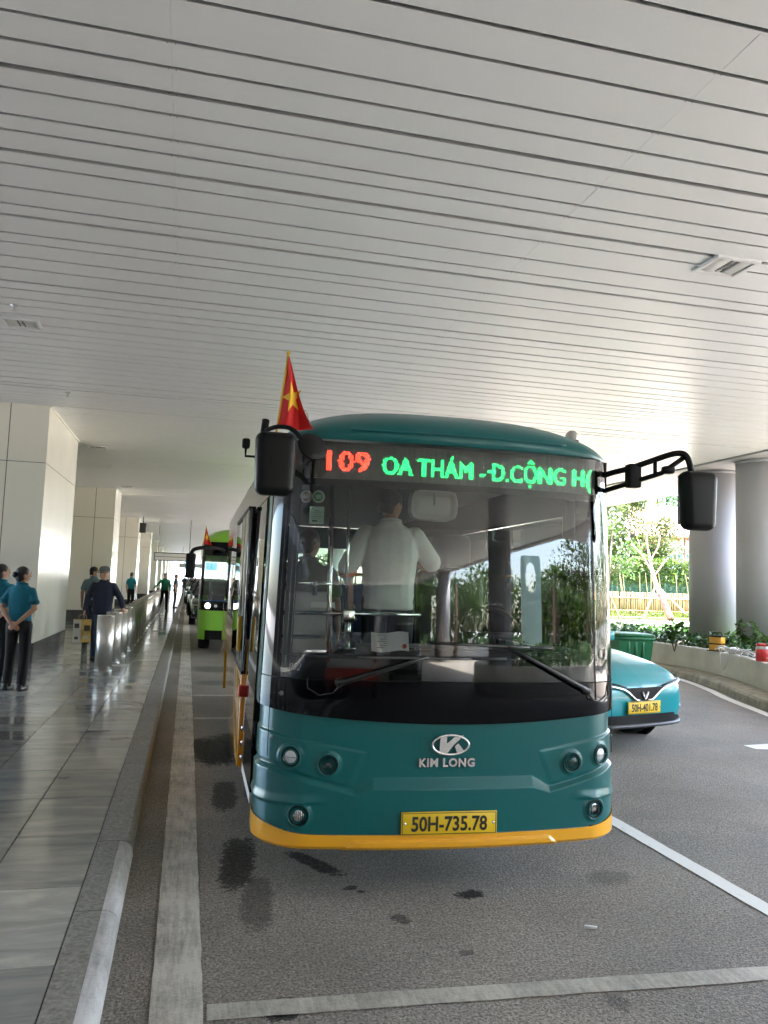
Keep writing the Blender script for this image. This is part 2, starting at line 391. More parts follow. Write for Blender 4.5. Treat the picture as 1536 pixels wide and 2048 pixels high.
for k in (0, 1): props(far[k].build('tiles', TILE[k], pave), kind='stuff')
GRAN = mat('granite', (.24, .225, .20), .75, var=(55, .35), bump=(90, .25)); GRANW = paint_mat('granite_whitewashed', (.56, .55, .55), (.34, .62))
kerb = thing('kerb', 'long granite kerb beside the painted line, whitewashed edge in front, flush ramp farther on', 'kerb')
y = -8.0; rk = random.Random(5)
while y < 60:
    L = 1.0; full = y < 4.2
    if full:
        prof = [(.0, -.04), (.0, FZ + .002), (.145, FZ + .002)]
        vs, fs = sweep([(-.417, y + .004), (-.417, y + L - .004)], [(0, -.04), (0, FZ + .003), (.12, FZ + .003), (.125, -.04)])
        o = MB().add(vs, fs).build('kerb_stone', GRAN, kerb)
        vs, fs = sweep([(-.417, y + .004), (-.417, y + L - .004)], [(.122, -.04), (.121, FZ + .003)] + [(.121 + .075 * math.sin(R(a)), FZ - .062 + .065 * math.cos(R(a))) for a in range(0, 91, 15)] + [(.205, -.04)])
        split_norm(MB().add(vs, fs, True).build('kerb_edge', GRANW, kerb), 40)
    else:
        vs, fs = sweep([(-.417, y + .004), (-.417, y + L - .004)], [(0, -.04), (0, FZ + .003), (.165, FZ + .003), (.182, FZ - .004), (.190, FZ - .02), (.196, -.04)])
        MB().add(vs, fs).build('kerb_stone', GRAN, kerb)
    y += L

# ================================================================ ceiling of metal slats
CZ = 4.47
SLAT = mat('slat_paint', (.79, .80, .80), .36, 0.0, coat=.0, var=(.25, .03), spec=.28)
PLEN = mat('plenum_dark', (.008, .008, .008), .9)
CX1 = 10.75
DIAG = [(CX1, -8.0), (4.0, -32)]                          # the canopy edge cuts back diagonally behind the camera
POLY = [(-14, -32), DIAG[1], DIAG[0], (CX1, 150), (-14, 150)]
def xlim(y): return CX1 if y > DIAG[0][1] else CX1 + (DIAG[1][0] - CX1) * (y - DIAG[0][1]) / (DIAG[1][1] - DIAG[0][1])
ceil_ = MB().prism(POLY, .20, None, CZ + .085).build('ceiling', PLEN); props(ceil_, kind='structure')
edges = [3.587, 3.849, 4.192, 4.423, 4.663, 4.899, 5.198, 5.39, 5.649, 5.858, 6.219, 6.522, 6.722, 7.099, 7.31, 7.643, 7.946, 8.306]
wide_gap = {4.663, 5.649, 6.722, 8.306, 9.9}
rs = random.Random(11)
rows = []
y = edges[0]
while y > -31.5:
    w = rs.choice((.20, .24, .30, .35)); rows.append((y - w, y)); y -= w
rows = rows[::-1]
for a, b in zip(edges[:-1], edges[1:]): rows.append((a, b))
y = edges[-1]
while y < 149:
    w = rs.choice((.20, .24, .24, .30, .35)); rows.append((y, y + w)); y += w
def slat_profile(w, gap):
    f = .0025 if gap > .03 else .0035                     # thin folded sheet: a low lip on each side, dark void above the joint
    return [(gap + .05, .045), (gap + .020, .040), (gap, f), (gap + .002, f * .45), (gap + .008, .001), (gap + .016, 0), (w - .006, 0), (w - .001, .002), (w, f), (w - .012, .040), (w - .05, .045)]
def slat_add(mb, x0, x1, y0, P):
    k = len(P); vs = [(x, y0 + p[0], CZ + p[1]) for x in (x0, x1) for p in P]
    fs = [(j, j + 1, k + j + 1, k + j) for j in range(k - 1)] + [tuple(range(k)), tuple(range(k, 2 * k))[::-1]]
    mb.add(vs, fs, False)
seams = [-13.2 + .0] + [-.243 + 2.915 * i for i in range(-4, 5)]
seams = [s for s in seams if s < CX1 - .3] + [CX1]
slat_me = {}; ns = 0; fars = MB(); SL = []
for (a, b) in rows:
    big = any(abs(a - g) < .002 for g in wide_gap) or (a > 8.4 and rs.random() < .12)
    gap = .046 if big else .028
    for i in range(len(seams) - 1):
        x0, x1 = seams[i], min(seams[i + 1], xlim(a) - .02)
        if x1 - x0 < .05: continue
        vis = 3.4 < b < 15.2 and x1 > -.30 * b - .4 and x0 < .80 * b + .6
        if vis and ns < 300:
            key = (round(b - a, 3), gap, round(x1 - x0, 3))
            if key not in slat_me:
                mb = MB(); slat_add(mb, -(x1 - x0) / 2 + .0006, (x1 - x0) / 2 - .0006, -CZ * 0, [(p[0], p[1] - CZ) for p in slat_profile(b - a, gap)])
                me = mb.mesh('slat'); me.materials.append(SLAT); slat_me[key] = me
            o = link('slat', slat_me[key], None, ceil_, ((x0 + x1) / 2, a, CZ + rs.uniform(-.0012, .0012))); ns += 1
        else:
            slat_add(fars, x0 + .0006, x1 - .0006, a, slat_profile(b - a, gap))
o = fars.build('slats', SLAT, ceil_); props(o, kind='stuff')
# screw heads beside the slat joints
SCREW = mat('screw_dark', (.03, .03, .03), .5)
for xs in (-.243, 2.672, 5.587):
    scr = MB()
    for (a, b) in rows:
        if 3.5 < a < 13:
            for d in (-.022, .022): scr.lathe([(.0035, 0), (.0035, .002), (0, .0026)], 6, Matrix.Translation((xs + d, a + .026, CZ + .001)) @ Matrix.Rotation(R(180), 4, 'X'))
    props(scr.build('screw_heads', SCREW, ceil_), kind='stuff')
CONC = mat('concrete_painted', (.42, .42, .43), .7, var=(1.3, .07), bump=(40, .06))
MB().prism([(CX1 + .01, -8.0), (4.01, -32.1), (4.4, -32.1), (11.3, -8.1), (13.4, -8.0), (13.4, 150), (CX1 + .01, 150)], 1.13, None, CZ - .03).build('edge_beam', CONC)
props(bpy.data.objects['edge_beam'], kind='structure')
MB().prism(POLY, .6, None, CZ + .31).build('roof_slab', CONC); props(bpy.data.objects['roof_slab'], kind='structure')

# ceiling luminaires (unlit), sprinklers
LWHT = mat('luminaire_white', (.72, .72, .72), .35); LDRK = mat('luminaire_slot', (.10, .10, .10), .6)
def luminaire(x, y, label, w=.42, d=.36):
    t = thing('ceiling_light', label, 'ceiling light', (x, y, CZ), 0, 'square lamps set into the slatted ceiling')
    mb = MB(); f = .035
    for (a, b, c, e) in ((-w/2, w/2, -d/2, -d/2 + f), (-w/2, w/2, d/2 - f, d/2), (-w/2, -w/2 + f, -d/2 + f, d/2 - f), (w/2 - f, w/2, -d/2 + f, d/2 - f)): mb.box(a, b, c, e, -.022, .03)
    mb.build('frame', LWHT, t)
    for sx in (-1, 1):
        MB().rbox(sx * .105 - .06, sx * .105 + .06, -d/2 + f + .01, d/2 - f - .01, -.012, .02, .008).build('diffuser', mat('diffuser', (.62, .62, .60), .45), t)
    s2 = MB()
    for q in (-.183, -.027, .027, .183):
        for k in range(9): s2.box(q - .006, q + .006, -d/2 + f + .02 + k * .028, -d/2 + f + .034 + k * .028, -.014, -.006)
    props(s2.build('vent_slots', LDRK, t), kind='stuff')
    MB().box(-w/2 + f, w/2 - f, -d/2 + f, d/2 - f, .0, .01).build('tray', mat('tray', (.5, .5, .5), .4), t)
luminaire(4.38, 5.81, 'square white slotted lamp high on the right of the ceiling')
luminaire(-2.02, 9.72, 'square white lamp at the left edge of the ceiling, before the first pillar')
luminaire(-2.13, 18.82, 'small lamp in the ceiling just right of the first pillar top')
luminaire(-2.09, 26.95, 'distant lamp in the ceiling before the second pillar')
STEEL = mat('brushed_steel', (.62, .60, .57), .28, 1.0, rvar=(3, .06), stretch=(6, 6, .4))
for (x, y, lab) in ((-1.97, 9.08, 'small sprinkler head above the lamp at the left edge'), (-2.01, 13.31, 'sprinkler head in front of the first pillar top'), (-2.10, 21.83, 'far sprinkler head between the first and second pillars')):
    t = thing('sprinkler', lab, 'sprinkler', (x, y, CZ), 0, 'sprinkler heads in the ceiling')
    MB().lathe([(.04, 0), (.04, -.008), (.012, -.012), (.012, -.04), (0, -.04)][::-1], 12).build('socket', STEEL, t)
    MB().lathe([(0, -.066), (.022, -.062), (.022, -.058), (.006, -.052), (.006, -.03)], 10).build('deflector', STEEL, t)

# ================================================================ pillars on the left
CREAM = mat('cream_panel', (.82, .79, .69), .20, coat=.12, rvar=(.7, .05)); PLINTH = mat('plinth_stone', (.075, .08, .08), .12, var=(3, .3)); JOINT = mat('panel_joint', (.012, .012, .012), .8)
def pillar(y0, d, xf, label, xw=3.6, front_only=False):
    t = thing('pillar', label, 'pillar', (xf, y0, FZ), 0, 'cream clad pillars along the pavement')
    H = CZ - FZ; pz = .34; j = .007; zj = 3.40
    MB().box(-xw + .02, -.02, .02, d - .02, 0, H).build('core', JOINT, t)
    xs = [0, -.62, -1.82, -xw]
    for i in range(3):
        for (za, zb) in ((pz, zj), (zj, H - .002)):
            MB().box(xs[i + 1] + (j if i < 2 else 0), xs[i] - (j if i else .0), 0, .021, za + j * .5, zb - (j if zb < H - .01 else 0)).build('panel', CREAM, t)
        MB().box(xs[i + 1] + .002, xs[i] - .002 + (.006 if i == 0 else 0), -.008, .021, 0, pz - .002).build('plinth_tile', PLINTH, t)
    n = max(1, round(d / 1.3)); ys = [.022 + (d - .022) * k / n for k in range(n + 1)]
    for k in range(n):
        for (za, zb) in ((pz, zj), (zj, H - .002)):
            MB().box(-.021, 0, ys[k] + (.001 if k else 0), ys[k + 1] - .001, za + j * .5, zb - (j if zb < H - .01 else 0)).build('panel', CREAM, t)
        MB().box(-.021, .008, ys[k] + .002, ys[k + 1] - .002, 0, pz - .002).build('plinth_tile', PLINTH, t)
    MB().box(.001, .03, .0, d, H - .03, H - .001).build('corner_trim', CREAM, t)
pl = ['first and largest cream pillar, behind the two women in turquoise', 'second cream pillar, behind the man in the navy jacket', 'third cream pillar, with the black speaker beyond it', 'fourth cream pillar, seen before the red reflection pole', 'fifth cream pillar, a sliver behind the red reflection pole', 'sixth cream pillar far along the pavement', 'seventh cream pillar far along the pavement', 'eighth cream pillar at the far end', 'ninth cream pillar at the far end']
ys_ = [14.53, 27.83, 41.2, 54.7, 68, 81.4, 94.8, 108, 121]
for i, yy in enumerate(ys_): pillar(yy, 3.65 if i == 0 else 2.2, -2.46 - .012 * min(i, 5), pl[i])
t = thing('terminal_wall', 'cream terminal wall set back behind the pillars', 'wall')
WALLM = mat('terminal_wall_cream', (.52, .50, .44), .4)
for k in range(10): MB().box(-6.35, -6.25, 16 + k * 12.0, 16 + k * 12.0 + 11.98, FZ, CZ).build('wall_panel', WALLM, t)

t = thing('added_terminal_front', 'unseen dark glazed terminal front, added left of the camera to darken the bus glass', 'building', (-19, -45, 0)); TG = mat('terminal_glass', (.012, .014, .016), .12); TF = mat('terminal_frame', (.30, .30, .29), .5)  # unseen front, added so the left of the bus glass reflects something dark
MB().box(-8, 0, 0, 56, 0, 8.0).build('wall', TG, t); MB().box(-8.2, .4, -.3, 56.3, 8.01, 8.7).build('roof', TF, t)
for k in range(15): MB().box(.005, .16, k * 4 - .06, k * 4 + .06, .05, 7.95).build('mullion', TF, t)
# far end: low wall and a sunlit yard close the view
t = thing('red_reflection_pole', 'tall slim red pole standing in for a red reflection beside the fifth pillar', 'pole', (-2.85, 62, FZ))  # red shaft put in for the red reflection on the pillar side
RED = mat('red_paint', (.52, .05, .03), .4)
MB().lathe([(.085, 0), (.085, CZ - FZ - .02)], 14).build('shaft', RED, t); MB().lathe([(.16, 0), (.16, .03), (.09, .05)], 14).build('base_plate', RED, t)
t = thing('hanging_sign', 'blank pale sign in a dark frame hanging over the pavement', 'sign', (-.72, 41, 2.58))
FR = mat('dark_frame', (.03, .03, .03), .5); MB().box(-.90, .90, -.05, .05, -.165, .165).build('board', mat('sign_blank', (.62, .62, .60), .4), t)
mb = MB(); [mb.box(*q) for q in ((-.94, .94, -.06, .06, .165, .205), (-.94, .94, -.06, .06, -.205, -.165), (-.94, -.90, -.06, .06, -.165, .165), (.90, .94, -.06, .06, -.165, .165), (-.9, .9, -.055, .055, -.012, .012))]; mb.build('frame', FR, t)
for sx in (-.75, .75): MB().tube([(sx, 0, .2), (sx, 0, CZ - 2.58)], .018, 6).build('rod', FR, t)
t = thing('hanging_sign', 'small far sign hanging near the bright end', 'sign', (.35, 78, 2.7)); MB().box(-1.2, 1.2, -.05, .05, -.2, .2).build('board', mat('sign_grey', (.35, .35, .35), .5), t)
for sx in (-.9, .9): MB().tube([(sx, 0, .2), (sx, 0, CZ - 2.7)], .02, 6).build('rod', FR, t)
t = thing('loudspeaker', 'black loudspeaker hanging beside the third pillar', 'loudspeaker', (-2.22, 40.2, 3.95))
MB().rbox(-.16, .16, -.14, .14, -.28, .2, .04).build('cabinet', FR, t); MB().tube([(0, 0, .2), (0, 0, CZ - 3.95)], .025, 6).build('bracket', FR, t)

# bollards
BSH = mat('bollard_steel', (.62, .60, .56), .36, 1.0, rvar=(2, .05), stretch=(8, 8, .3))  # one plain brushed steel for every bollard post
def bollard_proto(x, y, label):
    t = thing('bollard', label, 'bollard', (x, y, FZ), 0, 'steel bollards along the pavement')
    r = .135; h = .86
    MB().lathe([(r, .012), (r, h)], 28).build('post', BSH, t)
    MB().lathe([(r - .006, h), (r + .003, h + .001), (r + .003, h + .014), (r - .01, h + .022), (0, h + .024)], 28).build('cap', STEEL, t)
    MB().lathe([(r + .012, 0), (r + .012, .010), (r, .014)], 28).build('base_ring', STEEL, t)
    return t
b0 = bollard_proto(-1.235, 13.66, 'nearest steel bollard, at the front of the row')
ords = ['second', 'third', 'fourth', 'fifth', 'sixth', 'seventh', 'eighth', 'ninth', 'tenth', 'eleventh', 'twelfth', 'thirteenth', 'fourteenth', 'fifteenth', 'sixteenth', 'seventeenth', 'eighteenth', 'nineteenth', 'twentieth']
for i in range(1, 40):
    c = copy_tree(b0); yy = 13.66 + 1.235 * i; c.location = (-1.235 + .07 * min(1, i / 3) - .004 * max(0, i - 3), yy, FZ)
    c['label'] = ('%s steel bollard from the front of the row' % ords[i - 1]) if i <= 19 else 'steel bollard in the crowded far part of the row'

# ================================================================ planter on the right
PW = [(7.6, 6.2), (8.1, 8.0), (8.72, 10.0), (9.05, 11.0), (9.45, 12.0), (9.85, 13.3), (10.02, 14.4), (9.95, 15.8), (9.62, 17.6), (9.0, 20.0), (8.6, 23)]
PWs = smooth_path(PW, 5)
PLAST = mat('planter_plaster', (.56, .54, .49), .85, var=(2.2, .14), bump=(28, .25))
t = thing('planter_wall', 'low curved plastered planter wall around the hedge', 'planter wall')
vs, fs = sweep(PWs, [(.0, .0), (.0, .535), (.02, .56), (.20, .56), (.22, .535), (.22, 0)]); split_norm(MB().add(vs, fs, True).build('wall', PLAST, t), 40)
KM = mat('kerb_dirty', (.34, .32, .27), .85, var=(6, .3), bump=(40, .3))
# kerb in stones along the wall foot
off = .50; n_ = len(PWs); k = 0
while k < n_ - 1:
    seg = PWs[k:k + 4]
    if len(seg) < 2: break
    vs, fs = sweep(seg, [(-off, 0), (-off + .02, .10), (-off + .05, .13), (-.003, .135), (-.003, 0)]); MB().add(vs, fs).build('kerb_stone', KM, t); k += 3
edge = []
for i in range(n_):
    a = Vector(PWs[max(i - 1, 0)]); b = Vector(PWs[min(i + 1, n_ - 1)]); d = (b - a).normalized(); q = Vector((d.y, -d.x)); p = Vector(PWs[i]) - q * (off + .16); edge.append((p.x, p.y))
line(edge, .15, PAINTW)
soil = MB(); soil.add([(x + .1, y, .46) for x, y in PWs] + [(16, y, .40) for x, y in PWs], [(i, n_ + i, n_ + i + 1, i + 1) for i in range(n_ - 1)]); soil.build('soil', mat('soil', (.05, .04, .03), .95, var=(6, .4), bump=(12, .6)))
props(bpy.data.objects['soil'], kind='structure')

# columns carrying the canopy edge
COLM = mat('column_grey', (.42, .42, .44), .6, var=(.9, .05), bump=(30, .05))
def column(x, y, r, label, z0=.30):
    t = thing('column', label, 'column', (x, y, 0), 0, 'round grey columns under the canopy edge')
    MB().lathe([(r, z0), (r, CZ - .10)], 48).build('shaft', COLM, t)
    MB().lathe([(r, CZ - .099), (r + .012, CZ - .09), (r + .012, CZ - .034)], 48).build('capital', COLM, t)
column(11.70, 15.95, .56, 'darker round grey column behind its twin on the right')
column(11.62, 14.15, .60, 'paler round grey column nearest on the right edge')
for i, yy in enumerate((32.0, 48.0, 64.0, 80.0)): column(11.7, yy, .58, ['grey column far along the canopy edge, third from the front', 'grey column far along the canopy edge, fourth from the front', 'grey column far along the canopy edge, fifth from the front', 'grey column farthest along the canopy edge'][i], 0)
# ================================================================ the teal bus in front
TEAL = mat('teal_paint', (.0035, .108, .112), .32, coat=.3, var=(1.2, .06), spec=.3)
YEL = mat('yellow_paint', (.86, .40, .012), .32, coat=.5, var=(2, .06))
YELG = mat('yellow_gloss', (.66, .29, .012), .12, coat=1.0, var=(2, .08)); GBLK = mat('gloss_black', (.002, .002, .0032), .06, spec=.24)
MBLK = mat('matt_black', (.006, .006, .0065), .5, spec=.22)
RUB = mat('rubber', (.018, .018, .018), .8, bump=(60, .2))
CHR = mat('chrome', (.80, .80, .80), .10, 1.0)
GREYP = mat('grey_plastic', (.16, .165, .17), .5)
WSG = glass_mat('windscreen_glass', (.93, .97, .95), 1.64, dust=.003)
SDG = glass_mat('side_glass', (.55, .62, .58), 1.5)
CLR = glass_mat('clear_lens', (.92, .94, .95), 1.5)
MIRG = mat('mirror_silver', (.85, .87, .88), .03, 1.0)

AS = .79; RC = .25; ARC = AS + RC * math.pi / 2
def plan(a, W=1.0):
    s = 1 if a >= 0 else -1; a = abs(a)
    if a < AS: x, y, nx, ny = a, .1 * a * a, .2 * a, -1.0
    elif a < ARC:
        t = (a - AS) / RC; x = AS + RC * math.sin(t); y = .1 * x * x + RC * (1 - math.cos(t)); nx, ny = math.sin(t) + .12 * math.cos(t), -math.cos(t)
    else: x = AS + RC; y = .1 * x * x + RC + (a - ARC); nx, ny = 1.0, 0.0
    q = math.hypot(nx, ny); return s * x * W, y, s * nx / q, ny / q
def a_of_x(x):
    s = 1 if x >= 0 else -1; x = abs(x)
    return s * (x if x < AS else AS + RC * math.asin(min(1, (x - AS) / RC)))
def sstep(e0, e1, v):
    t = min(1, max(0, (v - e0) / (e1 - e0))); return t * t * (3 - 2 * t)
def rake(z): return 0 if z < 1.0 else .024 * (z - 1.0) + .030 * max(0, z - 1.35) ** 2
def tumble(z): return 1.0 if z < 1.0 else 1 - .022 * (z - 1.0)
def SP(a, z, d=0.0):
    x, y, nx, ny = plan(a); k = tumble(z)
    return Vector((x * k + nx * d, y + rake(z) + ny * d, z))
def frame_at(x, z, d=0.0):
    a = a_of_x(x); p = SP(a, z, d); _, _, nx, ny = plan(a); n = Vector((nx, ny, 0)).normalized()
    ux = Vector((-n.y, n.x, 0)); 
    return Matrix(((ux.x, 0, n.x, p.x), (ux.y, 0, n.y, p.y), (0, 1, 0, p.z), (0, 0, 0, 1)))   # local x right, y up, z out
def region(name, a0, a1, zlo, zhi, m, parent, disp=None, na=200, nz=20, d0=0.0):
    def P(u, v):
        a = a0 + (a1 - a0) * u; x = plan(a)[0]; z0 = zlo(x) if callable(zlo) else zlo; z1 = zhi(x) if callable(zhi) else zhi
        z = z0 + (z1 - z0) * v; return SP(a, z, d0 + (disp(x, z) if disp else 0))
    return MB().grid(P, na, nz).build(name, m, parent)

def zblk(x): return .888 + .033 * (abs(x) / .75) ** 2
def zyel(x): return .328 + .050 * max(0, (abs(x) - .72) / .32) ** 2
def zstep(x):
    x = abs(x)
    if x < .44: return .612
    if x < .545: return .612 - .062 * (x - .44) / .105
    return .55 + .105 * min(1, (x - .545) / .43) ** 1.15
def lstep(e0, e1, v): return min(1, max(0, (v - e0) / (e1 - e0)))
def panel_disp(x, z):
    ax = abs(x); zs = zstep(x); w = .060 if ax < .44 else .060 - .036 * min(1, (ax - .44) / .12)
    d = -.022 * lstep(zs - w, zs, z)
    # lamp field: a slightly raised pod between the step and a crease rising to the corner
    zt = .742 + .082 * max(0, min(1, (ax - .5) / .5)); k = .30 + .70 * sstep(.55, .95, ax)
    inx = lstep(.475 + .35 * max(0, zt - z), .505 + .35 * max(0, zt - z), ax) * k
    d += .011 * inx * lstep(zt + .004, zt - .008, z) * lstep(zs + .006, zs + .020, z)
    zf = .490 - .05 * (ax - .6)
    d += .010 * lstep(zf - .012, zf + .004, z) * sstep(.66, .80, ax) * (1 - sstep(zf + .004, zf + .05, z))
    for cx, cz in ((.875, .708), (.68, .675), (.82, .42)):
        r = math.hypot(ax - cx, z - cz); d += .006 * (1 - sstep(.056, .076, r)) - .060 * (1 - lstep(.041, .047, r))
    return d
bus = thing('city_bus', 'teal and yellow city bus at the kerb showing route 109, its front facing us', 'bus', (1.439, 4.10, 0), R(-2.08))
AE = ARC + .12
fp = region('front_panel', -AE, AE, zyel, zblk, TEAL, bus, panel_disp, 520, 190)
def bump_disp(x, z):
    return .012 * sstep(.585 - (z - .25) * 1.3 + .012, .585 - (z - .25) * 1.3, abs(x)) * sstep(.302, .292, z) + (-.02 * sstep(.268, .25, z))
region('bumper', -AE, AE, .25, lambda x: zyel(x) - .002, YEL, bus, bump_disp, 300, 26, .006)
region('black_panel', -(ARC - .055), AE, lambda x: zblk(x) + .002, 1.108, GBLK, bus, None, 140, 10, .001)
AG = a_of_x(.945)
ws = region('windscreen', -AG, AG, 1.114, 2.392, WSG, bus, None, 120, 34)
for s in (-1, 1):
    region('pillar_glass', s * (AG + .003), s * (AE if s > 0 else ARC - .055), 1.114, 2.392, GBLK, bus, None, 24, 24)
region('corner_post', -(ARC - .052), -AE, lambda x: zblk(x) + .002, 2.392, TEAL, bus, None, 14, 40, .001)
# black printed band round the glass
def band(a0, a1, z0, z1): return region('glass_band', a0, a1, z0, z1, MBLK, bus, None, max(4, int(abs(a1 - a0) * 60)), 4, -.004)
region('glass_band', -AG, AG, 1.114, 1.232, GBLK, bus, None, 80, 4, -.004); band(-AG, -AG + .06, 1.232, 2.392); band(AG - .03, AG, 1.232, 2.392); band(-AG + .06, AG - .03, 2.14, 2.178)
region('seam_strip', -(ARC - .055), AE, 1.1085, 1.1135, MBLK, bus, None, 120, 2, -.004)

# roof cap and roof as one shell
YR = 7.2
def roofP(u, v):
    a = -AE + 2 * AE * u; x, y0, nx, ny = plan(a)
    k = tumble(2.395); x *= k; yf = y0 + rake(2.395)
    # v runs from the front edge back over the roof
    return x, yf
def roof_grid():
    nu, nv = 121, 60; vs = []; fs = []
    for j in range(nv):
        v = j / (nv - 1)
        for i in range(nu):
            u = -1 + 2 * i / (nu - 1); u = math.copysign(1 - (1 - abs(u)) ** 1.6, u)
            x0 = u * 1.04 * tumble(2.395)
            yf = plan(a_of_x(abs(u) * 1.0399))[1] + rake(2.395)
            w = v ** 2.2; y = yf + (YR - yf) * w; x = x0 - (.024 * max(0, y - .6) * -u if u < 0 else 0)
            s = min(1, (y - yf) / .75); g = (1 - (1 - s) ** 2.4) ** .55
            cross = (1 - abs(u) ** 3.3) ** .60
            z = 2.396 + .275 * cross * g
            bul = -.035 * math.sin(math.pi * min(1, g * 1.2)) * (1 - abs(u) ** 4) if s < 1 else 0
            vs.append((x, y + bul * (1 - w), z))
    for j in range(nv - 1):
        for i in range(nu - 1): fs.append((j * nu + i, j * nu + i + 1, (j + 1) * nu + i + 1, (j + 1) * nu + i))
    return MB().add(vs, fs, True)
roof_o = roof_grid().build('roof', TEAL, bus)
mb = MB(); mb.tube([(-.62 + i * .031 * 1.35, plan(-.62 + i * .042)[1] + rake(2.42) - .012, 2.452) for i in range(31)], .006, 6); mb.build('cap_trim', TEAL, roof_o)
for s in (-1, 1):
    o = MB().ball((0, 0, 0), (.040, .055, .045), 14).build('marker_lamp', mat('marker_lens', (.55, .50, .45), .15, coat=1), roof_o, (s * .855, .50, 2.585))
    MB().lathe([(.044, -.03), (.046, -.006), (.04, 0)], 16).build('lamp_base', MBLK, roof_o, (s * .855, .50, 2.57))

# destination sign behind the glass
sb = MB().box(-.80, .885, .235, .262, 2.196, 2.405).build('destination_sign', mat('sign_board', (.05, .05, .046), .35, var=(7, .45), stretch=(12, 1, .6)), bus)
def led_text(name, txt, w, h, cx, cz, pitch, m, offset=.0):
    me = fit_text(text_mesh(txt, 1.0, 0, 0, 1.0), w, h)
    bm = bmesh.new(); bm.from_mesh(me); bmesh.ops.triangulate(bm, faces=bm.faces)
    tris = [[p.co.xy for p in (l.vert for l in f.loops)] for f in bm.faces]; bm.free(); bpy.data.meshes.remove(me)
    mb = MB(); nx = int(w / pitch) + 2; nz = int(h / pitch) + 2
    from mathutils.geometry import intersect_point_tri_2d as ipt
    fat = pitch * offset; offs = [Vector((0, 0)), Vector((fat, 0)), Vector((-fat, 0)), Vector((0, fat * .5)), Vector((0, -fat * .5))]
    for i in range(-nx // 2, nx // 2 + 1):
        for j in range(-nz // 2, nz // 2 + 1):
            p = Vector((i * pitch, j * pitch))
            if any(min(t[0].x, t[1].x, t[2].x) - fat <= p.x <= max(t[0].x, t[1].x, t[2].x) + fat and any(ipt(p + e, *t) for e in offs) for t in tris):
                r = pitch * .36; x = cx + p.x; z = cz + p.y
                mb.add([(x - r, .233, z - r), (x + r, .233, z - r), (x + r, .233, z + r), (x - r, .233, z + r)], [(0, 1, 2, 3)])
    return mb.build(name, m, sb)
LRED = mat('led_red', (.02, .0, .0), .4, emit=((.34, .013, .006), 1.0)); LGRN = mat('led_green', (.0, .02, .01), .4, emit=((.003, .22, .036), 1.0))
led_text('route_number', '109', .235, .112, -.605, 2.297, .0102, LRED, .60)
def glyph_x(txt, full, w):
    f = lambda q: (lambda xs: (min(xs), max(xs)))([p.co.x for p in text_mesh(q, 1.0, align='LEFT').vertices])
    a, b = f(full); c, d = f(txt); return (d - a) / (b - a) * w
full_ = 'OA THÁM - D.CỘNG H('; xd = .225 - 1.27 / 2 + glyph_x('OA THÁM - D', full_, 1.27) - glyph_x('D', full_, 1.27) - .021
mbd = MB(); [mbd.add([(xd + i * .0088 - .0035, .2325, 2.2915 + j * .0088 - .0035), (xd + i * .0088 + .0035, .2325, 2.2915 + j * .0088 - .0035), (xd + i * .0088 + .0035, .2325, 2.2915 + j * .0088 + .0035), (xd + i * .0088 - .0035, .2325, 2.2915 + j * .0088 + .0035)], [(0, 1, 2, 3)]) for i in range(6) for j in (-.5, .5)]; mbd.build('letter_bar', LGRN, sb)
led_text('route_text', 'OA THÁM - D.CỘNG H(', 1.27, .165, .225, 2.290, .0094, LGRN, .55)

# lamps
REFL = mat('lamp_reflector', (.75, .75, .76), .08, 1.0); FROST = mat('lamp_frost', (.62, .63, .65), .2, .3, bump=(90, .5), coat=1); FOGL = mat('fog_lens', (.72, .73, .75), .16, .75, bump=(60, .5), coat=1); DARKL = mat('lamp_dark', (.05, .05, .055), .12, .6)
def lamp(name, x, z, r, kind):
    M = frame_at(x, z, -.009 if z > .6 else .003)
    o = MB().lathe([(r * 1.0, -.02), (r * 1.16, -.012), (r * 1.17, .006), (r * 1.08, .009), (r * 1.0, .003), (r * .96, -.012)], 28, M).build(name, MBLK, bus)
    MB().lathe([(r * 1.18, .0), (r * 1.30, .010), (r * 1.36, .010), (r * 1.42, .002)], 28, M).build('lamp_ring', TEAL, o)
    if kind == 'frost':
        MB().lathe([(r * .96, -.004), (r * .7, .004), (r * .35, .008), (0, .009)], 24, M).build('lens', FROST, o)
        MB().box(-r * .9, r * .9, -.0014, .0014, .004, .011, M).build('lens_rib', GREYP, o)
    elif kind == 'proj':
        MB().lathe([(r * .55, -.020), (r * .75, -.010), (r * .95, -.003)], 24, M).build('reflector', FROST, o)
        MB().lathe([(r * .56, -.021), (r * .50, -.006), (r * .25, .003), (0, .005)], 20, M).build('projector', DARKL, o)
        MB().lathe([(r * .97, -.002), (r * .72, .006), (r * .38, .010), (0, .011)], 24, M).build('lens', CLR, o)
    else:
        MB().lathe([(r * .95, -.003), (r * .6, .003), (r * .3, .005), (0, .006)], 24, M).build('lens', FOGL, o)
        mbr = MB(); [mbr.box(q - .0016, q + .0016, -r * .72, r * .55, .0, .008, M) for q in (-.022, -.011, 0, .011, .022)]; props(mbr.build('lens_ribs', DARKL, o), kind='stuff')
for s in (-1, 1):
    lamp('headlight', s * .875, .708, .042, 'frost'); lamp('headlight', s * .68, .675, .040, 'proj'); lamp('fog_lamp', s * .82, .42, .042, 'fog')
SEAM = mat('seam_dark', (.002, .02, .02), .6)
for s in (-1, 1):
    MB().tube([SP(a_of_x(s * .985), z, .001) for z in (.96, .9, .8, .7)], .0022, 5).build('panel_seam', SEAM, bus)
    MB().lathe([(.010, 0), (.010, .003), (0, .004)], 10, frame_at(s * .965, .80, .004)).build('panel_screw', GREYP, bus)
